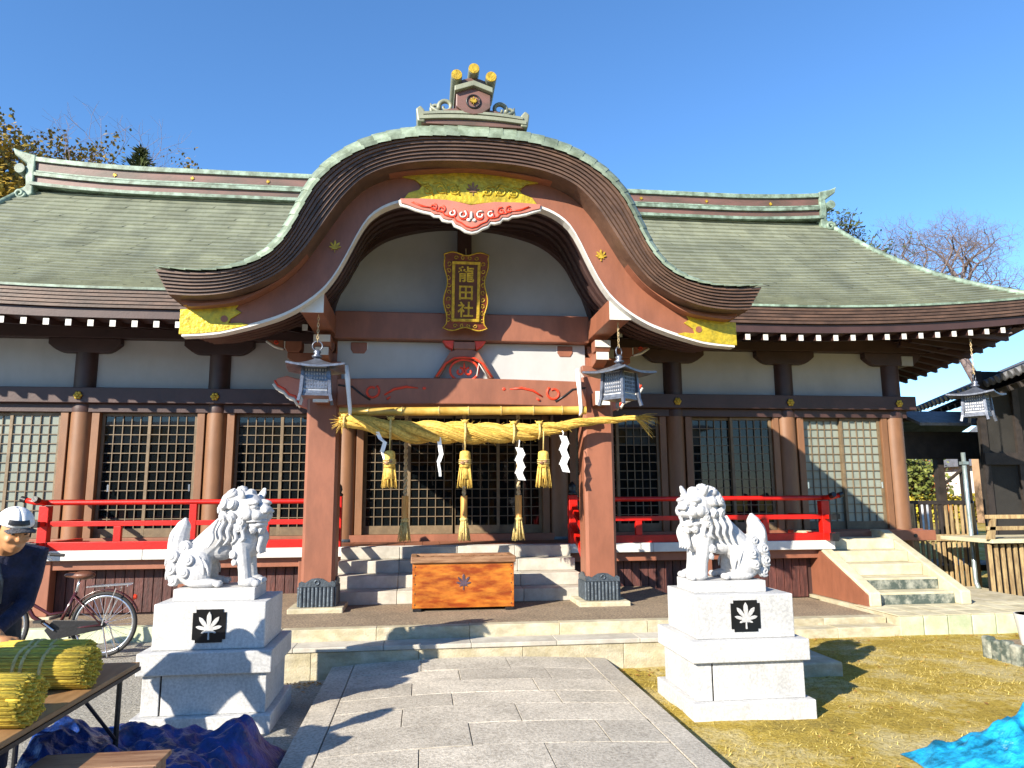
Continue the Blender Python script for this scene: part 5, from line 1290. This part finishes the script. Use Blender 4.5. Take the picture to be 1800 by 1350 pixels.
def tarp(name, x0, x1, y0, y1, hf, mat, label, seed, n=90, amp=.05):
    m = MB()
    def fn(u, v):
        x, y = lerp(x0, x1, u), lerp(y0, y1, v); p = Vector((x*2.3, y*2.3, seed))
        rid = abs(mnoise.noise(p)); r2 = abs(mnoise.noise(p*2.3+Vector((5, 2, 0)))); r3 = mnoise.noise(p*6)
        e = min(u, 1-u, v, 1-v)*6; e = min(1, e)
        h = hf(x, y)*e
        wob = mnoise.noise(Vector((x*1.7, y*1.7, seed+9)))*.06*e
        return (x+wob+.08*mnoise.noise(Vector((y*3, seed, 1)))*(1-e), y+wob+.08*mnoise.noise(Vector((x*3, seed, 4)))*(1-e), DIRT+.008+max(0, h*(1+.0*rid)+amp*e*(1.6*(.45-rid)+.8*(.35-r2))+.018*r3*e+.008*e*mnoise.noise(p*13)-.05*e*abs(mnoise.noise(p*3.7+Vector((1, 7, 2)))))+.004)
    m.grid(fn, n, n)
    o = m.build(name, mat, smooth=True, loc=((x0+x1)/2, (y0+y1)/2, DIRT)); so = o.modifiers.new("thick", 'SOLIDIFY'); so.thickness = .004
    return tag(o, label, "tarpaulin")
def hblue(x, y):
    h = .15+.22*math.exp(-((x+2.40)**2/.10+(y+6.95)**2/.2))+.07*math.exp(-((x+1.98)**2/.06+(y+6.6)**2/.06))+.10*math.exp(-((x+1.52)**2/.012+(y+6.5)**2/.05))+.10*math.exp(-((x+1.75)**2/.05+(y+7.2)**2/.1))
    return h
tarp("blue_tarpaulin", -2.68, -1.28, -7.85, -6.22, hblue, 'tarp', "dark blue crumpled tarpaulin heaped beside the table legs", 3.0, 150, .09)
def hcy(x, y): return .12+.42*math.exp(-((x-3.42)**2/.05+(y+7.05)**2/.10))+.06*math.exp(-((x-2.95)**2/.03+(y+7.0)**2/.05))
tarp("cyan_tarpaulin", 2.5, 4.4, -8.4, -6.75, hcy, 'tarpc', "bright cyan crumpled tarpaulin lying on the dry lawn", 7.0, 150, .11)

# ================================================================== PEOPLE
def person(name, base, face, label, lean, hand_r, hand_l, cap=True, height=1.62, look=0.3, gz=1.0):
    """base: feet on the ground; face: heading angle (0 = +x); lean: forward lean of the trunk"""
    t = thing(name, label, "person", base); B = Vector(base); fw = Vector((math.cos(face), math.sin(face), 0)); lf = Vector((-fw.y, fw.x, 0)); up = Vector((0, 0, 1)); k = height/1.7
    def P(f, l, z): return B+(fw*f+lf*l+up*z)*k
    hip = Vector((-.02-.10*lean, 0, .90)); ang = lean
    def TR(h, f=0, l=0): return (hip.x+math.sin(ang)*h+math.cos(ang)*f, l, hip.z+math.cos(ang)*h-math.sin(ang)*f)
    neck = TR(.50, .03); headc = Vector(TR(.64, .09)); 
    def Q(a): return P(*a)
    sk = MB(); ja = MB(); tr = MB()
    # head with face; h = pitch of the gaze
    pit = ang*.5+look; hf = fw*math.cos(pit)-up*math.sin(pit); hu = fw*math.sin(pit)+up*math.cos(pit)
    rot = Matrix((hf, lf, hu)).transposed(); HC = Q(headc)
    def HP(f, l, z): return HC+(hf*f+lf*l+hu*z)*k
    sk.ell(HC, (.098*k, .078*k, .115*k), rot, 18, 14); sk.ell(HP(.03, 0, -.05), (.07*k, .06*k, .075*k), rot); sk.ell(HP(.06, 0, -.095), (.03*k, .032*k, .022*k), rot)
    sk.ell(HP(.098, 0, -.012), (.016*k, .011*k, .028*k), rot, 10, 8); sk.ell(HP(.106, 0, -.028), (.012*k, .015*k, .010*k), rot, 10, 8)
    for q in (-1, 1):
        sk.ell(HP(.085, q*.03, .018), (.02*k, .022*k, .010*k), rot, 10, 8); sk.ell(HP(-.005, q*.08, -.012), (.02*k, .012*k, .034*k), rot, 10, 8); sk.ell(HP(.07, q*.038, -.03), (.03*k, .025*k, .02*k), rot, 10, 8)
    sk.ell(HP(.094, 0, -.062), (.014*k, .026*k, .006*k), rot, 10, 6); sk.ell(HP(.090, 0, -.074), (.014*k, .022*k, .007*k), rot, 10, 6)
    sk.tube([Q(TR(.46)), Q(neck), HP(-.01, 0, -.06)], [.062*k, .055*k, .055*k], 14)
    chest = [TR(0), TR(.12), TR(.25), TR(.38), TR(.48)]
    sk.tube([Q(c) for c in chest], [.12*k, .115*k, .13*k, .13*k, .07*k], 14)
    for q in (-1, 1):
        sh = TR(.44, .01, q*.185); hd = hand_r if q < 0 else hand_l
        S_ = Q(sh); Hn = Vector(hd) if hd is not None else Q((.05, q*.23, .78))
        d = Hn-S_; L = .29*k; half = d/2; bend = math.sqrt(max(.0004, L*L-half.length_squared)) if half.length < L else .01
        out = (lf*q*.5-up*.6-fw*.3); out = (out-d.normalized()*out.dot(d.normalized())).normalized(); El = S_+half+out*bend
        for mm, ex in ((sk, 0), (ja, .012)):
            end = Hn if mm is sk else lerp(El, Hn, .88)
            mm.tube([Q(TR(.43, .0, q*.09)), S_, lerp(S_, El, .5), El, lerp(El, end, .5), end], [(.062+ex)*k, (.052+ex)*k, (.043+ex)*k, (.037+ex)*k, (.033+ex)*k, (.026+ex)*k], 12)
        fd = (Hn-El).normalized(); sd_ = lf*q; pn = fd.cross(sd_).normalized()
        if pn.z > 0: pn = -pn
        palm = Hn+fd*.045*k; prm = Matrix((fd, fd.cross(pn).normalized(), pn)).transposed()
        sk.ell(palm, (.05*k, .04*k, .017*k), prm, 12, 8)
        sv = fd.cross(pn).normalized()
        for i, (o_, l_) in enumerate(((-.028, .062), (-.009, .075), (.010, .070), (.028, .055))):
            p0 = palm+fd*.035*k+sv*o_*k; sk.tube([p0, p0+(fd*.5*l_+pn*.008)*k, p0+(fd*l_*.9+pn*.03)*k], [.0095*k, .009*k, .007*k], 8)
        inn = -sv if (sv.dot(lf*q) > 0) else sv
        p0 = palm-fd*.015*k+inn*.03*k; sk.tube([p0, p0+(inn*.025+fd*.025)*k, p0+(inn*.03+fd*.055+pn*.012)*k], [.012*k, .011*k, .008*k], 8)
        # legs
        hp_ = (hip.x, q*.09, hip.z-.02); kn = (.04, q*.10, .48); an = (-.02, q*.11, .08)
        for mm, ex in ((sk, 0), (tr, .018)):
            mm.tube([Q((hip.x, q*.05, hip.z+.04)), Q(hp_), Q(kn), Q((-.02, q*.105, .30)), Q(an)], [(.10+ex)*k, (.088+ex)*k, (.058+ex)*k, (.056+ex)*k, (.04+ex*1.3)*k], 12)
        sk.ell(Q((.05, q*.11, .035)), (.13*k, .045*k, .035*k), Matrix((fw, lf, up)).transposed(), 12, 8)
    remeshed(sk, "body", 'skin', t, .009*k, 1)
    ja.tube([Q(TR(-.10)), Q(TR(.0)), Q(TR(.12)), Q(TR(.25)), Q(TR(.38)), Q(TR(.47))], [.155*k, .15*k, .145*k, .16*k, .158*k, .085*k], 16)
    for q in (-1, 1): ja.ell(Q(TR(.33, .02, q*.08)), (.12*k, .11*k, .15*k))
    remeshed(ja, "jacket", 'navy', t, .011*k, 1)
    MB().tube([Q(TR(.44, .11, -.05)), Q(TR(.36, .155, -.02)), Q(TR(.22, .165, 0))], [.028*k, .022*k, .008*k], 8, flat=.5).build("collar", 'greyshoe', t, smooth=True)
    remeshed(tr, "trousers", 'trouser', t, .011*k, 2)
    for q in (-1, 1): 
        sh_ = MB().ell(Q((.05, q*.11, .045)), (.145*k, .053*k, .045*k), Matrix((fw, lf, up)).transposed()); sh_.build("shoe", 'black', t, smooth=True)
    if cap:
        c_ = MB(); nu, nv = 24, 8
        c_.grid(lambda u, v: HP(.108*math.cos(2*math.pi*u)*math.cos(v*math.pi/2*.98)-.002, .09*math.sin(2*math.pi*u)*math.cos(v*math.pi/2*.98), .042+.085*math.sin(v*math.pi/2)), nu, nv)
        cp_ = c_.build("cap", 'capwhite', t, smooth=True); so = cp_.modifiers.new("thick", 'SOLIDIFY'); so.thickness = .006
        br = MB(); br.grid(lambda u, v: HP(.095+.055*v*math.cos((u-.5)*2.0), (u-.5)*.16*(1-.15*v), .045-.008*v-.015*(2*(u-.5))**2), 12, 4)
        b_ = br.build("cap_brim", 'capgrey', t, smooth=True); so = b_.modifiers.new("thick", 'SOLIDIFY'); so.thickness = .005
        pa = MB(); pa.grid(lambda u, v: HP(.113*math.cos(lerp(-.75, .45, u))*math.cos(lerp(.18, .5, v)), .095*math.sin(lerp(-.75, .45, u))*math.cos(lerp(.18, .5, v)), .043+.087*math.sin(lerp(.18, .5, v))), 10, 4)
        pa.build("cap_patch", 'black', cp_, smooth=True)
    hr = MB(); hr.grid(lambda u, v: HP(-.002+.104*math.cos(lerp(1.35, 4.93, u)), .086*math.sin(lerp(1.35, 4.93, u)), lerp(-.045, .04, v)), 14, 4)
    h_ = hr.build("hair", 'capgrey', t, smooth=True); so = h_.modifiers.new("thick", 'SOLIDIFY'); so.thickness = .008
    ey = MB()
    for q in (-1, 1): ey.ell(HP(.091, q*.03, .005), (.008*k, .012*k, .006*k), rot, 8, 6).build("eye", 'black', t, smooth=True); ey = MB()
    return t
person("person", (-2.97, -6.58, DIRT), R(-46), "person in white cap and navy jacket leaning over the straw bundles", .44, (-2.68, -7.0, .79), (-2.80, -6.88, .77), True, 1.71, .10)
person("person", (-2.98, -7.80, DIRT), R(40), "added unseen bareheaded person in navy jacket casting a shadow across the path", .06, None, (-2.62, -7.6, .80), False, 1.66, .2)  # stands out of view, added so that its shadow falls on the path

# ================================================================== FENCE, PIPE, SIDE BUILDING
fe = thing("slat_fence", "weathered wooden slat fence beside the side stairs", "fence", (8.2, .3, DIRT))
for i in range(12):
    x = 7.78+i*.095
    MB().box(x-.02, x+.02, .28, .31, .84, 1.34).build("slat", 'darkwood' if i < 6 else 'fence', fe, bevel=.004)  # left upper slats coloured dark to imitate backlit shade, same wood as the rest
    MB().box(x-.024, x+.024, .28, .31, -.02, .74).build("slat", 'fence', fe, bevel=.004)
MB().box(7.7, 8.85, .265, .325, 1.34, 1.41).build("top_rail", 'darkwood', fe, bevel=.005)
MB().box(7.7, 8.85, .255, .335, .735, .845).build("middle_rail", 'fence', fe, bevel=.005)
for x in (7.72, 8.83): MB().box(x-.035, x+.035, .262, .328, DIRT, 1.36).build("post", 'fence', fe, bevel=.005)
pi = thing("drain_pipe", "galvanised drain pipe standing at the end of the slat fence", "pipe", (8.62, -.05, DIRT))
MB().tube([(8.5, -.05, 2.2), (8.5, -.05, 1.2), (8.5, -.05, .10), (8.47, -.14, .0)], [.034, .034, .036, .04], 12).build("pipe_run", 'pipe', pi, smooth=True)
MB().box(8.45, 8.55, -.10, 0, 2.0, 2.05).build("clip", 'pipe', pi); MB().box(8.35, 8.65, -.3, .2, DIRT, .0).build("gully", 'kerb', pi, bevel=.01)

sb = thing("side_building", "dark timber side building with grey tiled roof beyond the fence", "building", (10.5, 2, DIRT))
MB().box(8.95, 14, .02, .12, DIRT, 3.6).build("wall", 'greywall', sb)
for x in (8.95, 9.6, 10.6, 11.8): MB().box(x-.06, x+.06, -.03, .018, DIRT, 3.6).build("wall_post", 'darkwood', sb)
MB().box(8.9, 14, -.05, .0, 2.0, 2.2).build("wall_beam", 'darkwood', sb)
# veranda with rails and a pale edge slab, slatted skirt
MB().box(7.98, 13, -1.12, .0, .78, .84).build("veranda_slab", 'sidestep', sb, bevel=.006)
for z in (1.0, 1.17): MB().box(7.96, 13, -1.10, -1.04, z-.03, z+.03).build("rail", 'fence', sb, bevel=.005)
for x in (8.05, 8.75, 9.5): MB().prism([(x-.12, .84), (x+.0, .84), (x+.05, 1.14), (x-.02, 1.14)], -1.10, -1.05).build("rail_bracket", 'fence', sb)
for i in range(18):
    x = 8.02+i*.105; MB().box(x-.026, x+.026, -1.02, -.99, -.05, .76).build("slat", 'fence', sb, bevel=.004)
MB().box(8.0, 12, -.95, -.93, -.1, .77).build("skirt", 'darkwood', sb)
# tiled roof: eave runs back along the side, slope rises away
E0 = Vector((8.55, -1.6, 3.36)); E1 = Vector((10.75, 4.4, 3.36)); ed = (E1-E0); nrm_ = Vector((ed.y, -ed.x, 0)).normalized(); sl = (nrm_*1.0+Vector((0, 0, .42))).normalized()
rt = MB().add([E0, E1, E1+sl*3.2, E0+sl*3.2], [(0, 1, 2, 3)]).add([E0-Vector((0, 0, .12)), E1-Vector((0, 0, .12)), E1+sl*3.2-Vector((0, 0, .12)), E0+sl*3.2-Vector((0, 0, .12))], [(3, 2, 1, 0)])
rt = rt.build("roof", 'darkwood', sb)
nt_ = 26
tm = None
for i in range(nt_):
    p = E0.lerp(E1, (i+.5)/nt_)
    o = MB().tube([p-sl*.05+Vector((0, 0, .05)), p+sl*1.5+Vector((0, 0, .05)), p+sl*3.2+Vector((0, 0, .05))], .06, 8).build("tile_row", 'tile_roof', rt, smooth=True)
    MB().cyl(p-sl*.055+Vector((0, 0, .045)), p-sl*.085+Vector((0, 0, .045)), .07, n=12).build("eave_tile", 'tile_roof', rt, autosm=True)
q = E0+sl*3.2; MB().beam(q+Vector((0, 0, .1)), E1+sl*3.2+Vector((0, 0, .1)), .25, .25).build("ridge", 'tile_roof', rt)
for i in range(16):
    p = E0.lerp(E1, (i+.3)/16)-Vector((0, 0, .17)); MB().beam(p-sl*.0, p+sl*1.2, .07, .09).build("rafter", 'darkwood', rt)
cr2 = thing("corridor", "dark open corridor frame linking the shrine hall and side building", "corridor", (8.8, 1.0, DIRT))
MB().box(7.45, 9.9, .93, 1.07, 2.15, 2.64).build("beam", 'darkwood', cr2)
for x in (8.83, 9.33, 9.75): MB().box(x-.065, x+.065, .94, 1.06, DIRT, 2.149).build("post", 'darkwood', cr2)
MB().box(7.5, 9.9, .6, 1.9, .2, .3).build("floor", 'darkwood', cr2)
MB().beam((7.5, 1.0, 2.85), (9.6, 1.0, 2.92), .10, .10).build("ridge_pole", 'darkwood', cr2)
MB().prism([(.4, 2.75), (1.0, 3.02), (1.7, 2.75), (1.7, 2.70), (1.0, 2.95), (.4, 2.70)], 8.1, 9.9, 'x').build("roof", 'tile_roof', cr2)
MB().tube([(8.9, .98, 1.7), (9.33, .98, 2.0)], .03, 6).build("brace", 'darkwood', cr2)

# ================================================================== TREES
def tree(name, label, cat, base, h, spread, seed, leaves=None, nleaf=0, lsize=.2, up=.55, barkm='bark', r0=.22, depth=5, nb=3, group=None, first=.28, jit=.5, crown=1.0):
    t = thing(name, label, cat, base, group); rd = random.Random(seed); m = MB(); tips = []
    def grow(p, d, l, r, k):
        n = 3; pts = [p]; q = p; dd = d
        for i in range(n):
            dd = (dd+Vector((rd.uniform(-1, 1), rd.uniform(-1, 1), rd.uniform(-.6, 1)*up))*.22).normalized(); q = q+dd*l/n; pts.append(q)
        m.tube(pts, [lerp(r, r*.62, i/n) for i in range(n+1)], 7 if k < 2 else (5 if k < 4 else 3), cap=False)
        tips.append((q, k)); 
        if k >= depth: return
        c = nb if k > 0 else nb+2
        for i in range(c):
            a = 2*math.pi*(i+rd.random()*.8)/c; side = dd.orthogonal().normalized(); side = Matrix.Rotation(a, 3, dd) @ side
            nd = (dd*rd.uniform(.35, .8)+side*spread*rd.uniform(.6, 1.1)+Vector((0, 0, up*.25))).normalized()
            st_ = pts[-1] if i < c-1 or k == 0 else pts[-2]
            grow(st_, nd, l*rd.uniform(.6, .82)*(crown if k == 0 else 1), r*.56, k+1)
    grow(Vector(base), Vector((0, 0, 1)), h*first, r0, 0)
    B_ = Vector(base); f_ = h/max(1e-3, max(q.z for q in m.v)-B_.z); m.v = [B_+(q-B_)*f_ for q in m.v]; tips = [(B_+(q-B_)*f_, k) for q, k in tips]
    m.build("trunk", barkm, t, smooth=True, fixn=False)
    if leaves:
        lm = MB(); tp = [q for q, k in tips if k >= depth-1] or [q for q, k in tips]
        for i in range(nleaf):
            q = rd.choice(tp)+Vector((rd.gauss(0, 1), rd.gauss(0, 1), rd.gauss(0, .8)))*jit; s_ = lsize*rd.uniform(.5, 1.2)
            a = Vector((rd.gauss(0, 1), rd.gauss(0, 1), rd.gauss(0, 1))).normalized(); b = a.orthogonal().normalized()
            lm.add([q-a*s_*.5, q+b*s_*.32, q+a*s_*.5, q-b*s_*.32], [(0, 1, 2, 3)])
        lm.build("crown", leaves, t, fixn=False)
    return t
tree("autumn_tree", "tall thinning tree with yellow autumn leaves behind the hall roof's end", "tree", (-14.5, 13, DIRT), 13.75, 1.0, 11, 'leafy', 34000, .17, .4, 'bark', .24, 5, 3, first=.45, jit=.30, crown=.42)
tree("autumn_tree", "lower round tree with golden leaves behind the main ridge's end", "tree", (-12.2, 13.5, DIRT), 13.95, 1.15, 23, 'leafy', 28000, .16, .35, 'bark', .22, 5, 3, first=.47, jit=.28, crown=.40)
tree("bare_tree", "thin bare tree rising above the yellow autumn foliage", "tree", (-14.6, 15, DIRT), 16.0, .72, 5, None, 0, .1, .6, 'twig', .11, 6, 3, first=.42, crown=.5)
cf = thing("conifer", "dark pointed conifer top showing over the main ridge", "tree", (-10.0, 13, DIRT))
MB().tube([(-10.0, 13, DIRT), (-10.0, 13, 6), (-10, 13, 13.0)], [.18, .13, .02], 8).build("trunk", 'bark', cf, smooth=True)
lm = MB(); rd = random.Random(4)
for i in range(5200):
    w_ = rd.random(); hgt = 13.15-4.2*w_**.8; lay = (hgt*2.6) % 1.0; rad = (.12+.62*(13.15-hgt))*rd.uniform(.25, 1)*(.55+.5*lay); a = rd.uniform(0, 6.28)
    rad *= .7+.5*math.sin(a*3+int(hgt*2.6)*2.1)**2
    q = Vector((-10+math.cos(a)*rad, 13+math.sin(a)*rad, hgt+rd.gauss(0, .05)+.25*rad*.4)); d = Vector((math.cos(a), math.sin(a), .5)).normalized(); s_ = rd.uniform(.07, .16); u_ = d.orthogonal().normalized(); u_ = Matrix.Rotation(rd.uniform(0, 6.28), 3, d) @ u_
    lm.add([q-d*s_*.4, q+u_*s_*.28, q+d*s_, q-u_*s_*.28], [(0, 1, 2, 3)])
lm.build("crown", 'leafg', cf, fixn=False)
tree("evergreen_shrub", "clumpy brown green evergreen peeping out behind the ridge's far end", "tree", (11.95, 9.5, DIRT), 9.7, .8, 31, 'leafg', 7000, .13, .5, 'bark', .14, 4, 4, first=.58, jit=.13, crown=.30)
tree("bare_tree", "wide spreading bare tree with fine twigs behind the roof corner", "tree", (20.6, 13, DIRT), 12.9, 1.15, 3, None, 0, .1, .40, 'twig', .15, 8, 3, first=.40, crown=.30)

# ================================================================== BEYOND THE FENCE
def house(base, w, d, h, wall, roofm, label, rz=0):
    t = thing("house", label, "house", base); t.rotation_euler = (0, 0, rz); x, y, z = base
    MB().box(x-w/2, x+w/2, y-d/2, y+d/2, z, z+h).build("wall", wall, t)
    MB().prism([(y-d/2-.5, z+h), (y+d/2+.5, z+h), (y+d/2+.5, z+h+.15), (y, z+h+1.5), (y-d/2-.5, z+h+.15)], x-w/2-.5, x+w/2+.5, 'x').build("roof", roofm, t)
    for k in range(3):
        for zz in ([1.0, 3.5] if h > 4 else [1.0]):
            xx = lerp(x-w/2+.9, x+w/2-.9, k/2); f_ = MB().box(xx-.6, xx+.6, y-d/2-.06, y-d/2-.002, z+zz, z+zz+1.2).build("window", 'white', t)
            MB().box(xx-.52, xx+.52, y-d/2-.075, y-d/2-.062, z+zz+.08, z+zz+1.12).build("pane", 'winglass', f_)
    return t
house((38.2, 36, DIRT), 5, 6, 3.5, 'house_w', 'house_r', "white two storey house with grey roof seen past the corridor post")
house((34.0, 26, DIRT), 4.5, 5, 4.6, 'house_t', 'house_r', "tan house wall with dark windows behind the drain pipe")
house((39.5, 47, DIRT), 3.5, 5, 1.7, 'house_w', 'house_r', "small white shed far beyond the slat fence")
for i, (x, y, h, lf, lab) in enumerate(((31.5, 37, 5.2, 'leaff', "yellow green tree beyond the slat fence beside the white shed"), (28.0, 31, 4.6, 'leaff', "low yellow green tree seen between the hall and corridor post"), (33.5, 38, 4.4, 'leafo', "orange leaved tree between the corridor posts"), (40, 50, 7, 'leafg', "tall dark tree on the far side of the houses"))):
    tree("garden_tree", lab, "tree", (x, y, DIRT), h, .8, 40+i, lf, 5000, .34, .45, 'bark', .14, 4, 4, first=.3, jit=.55)
hedge = MB(); rd = random.Random(77)
for i in range(9000):
    q = Vector((rd.uniform(24, 40), rd.uniform(29, 30.2), rd.uniform(0, 1.35)+.2*math.sin(i))); s_ = rd.uniform(.1, .25); a = Vector((rd.gauss(0, 1), rd.gauss(0, 1), rd.gauss(0, 1))).normalized(); b = a.orthogonal().normalized()
    hedge.add([q-a*s_, q+b*s_*.6, q+a*s_, q-b*s_*.6], [(0, 1, 2, 3)])
MT['hedge'] = M("yellow_hedge", (.55, .42, .03), .7, scale=1.5, bump=0, col2=(.28, .24, .03))
tag(hedge.build("hedge", 'hedge', fixn=False, loc=(32, 29.6, DIRT)), "clipped yellow hedge far behind the slat fence", "hedge")
for i, (x, c, lab) in enumerate(((14.3, 'b_red', "red nobori banner strip standing behind the slat fence"), (16.0, 'b_orange', "orange nobori banner strip standing behind the slat fence"), (16.75, 'b_blue', "blue nobori banner strip standing behind the slat fence"), (17.7, 'b_green', "green nobori banner strip standing behind the slat fence"), (15.2, 'b_white', "white nobori banner strip standing behind the slat fence"))):
    t = thing("banner", lab, "banner", (x, 10.5, DIRT), "small coloured banners beyond the fence")
    MB().cyl((x, 10.5, DIRT), (x, 10.5, 1.35), .015, n=8).build("pole", 'pipe', t); MB().grid(lambda u, v: (x+.02+.36*u, 10.5+.03*math.sin(u*5+v*3), lerp(.25, 1.3, v)), 6, 8).build("cloth", c, t, fixn=False)

# the low hall across the forecourt, behind the camera: it shows in the window glass
oh = thing("forecourt_hall", "long cream walled hall across the forecourt reflected in the window glass", "building", (-4, -36, DIRT))
MB().box(-26, 18, -40, -36, DIRT, 4.9).build("wall", 'darkwood', oh)
MB().box(-26, 18, -35.98, -35.9, 4.9, 6.0).build("upper_wall", 'house_w', oh)
for i in range(12): MB().box(-25+i*3.6, -23.2+i*3.6, -35.89, -35.8, 5.05, 5.85).build("shutter", 'tubewood', oh)
MB().prism([(-41, 6.0), (-35.3, 6.0), (-38, 6.5)], -27, 19, 'x').build("roof", 'house_r', oh)
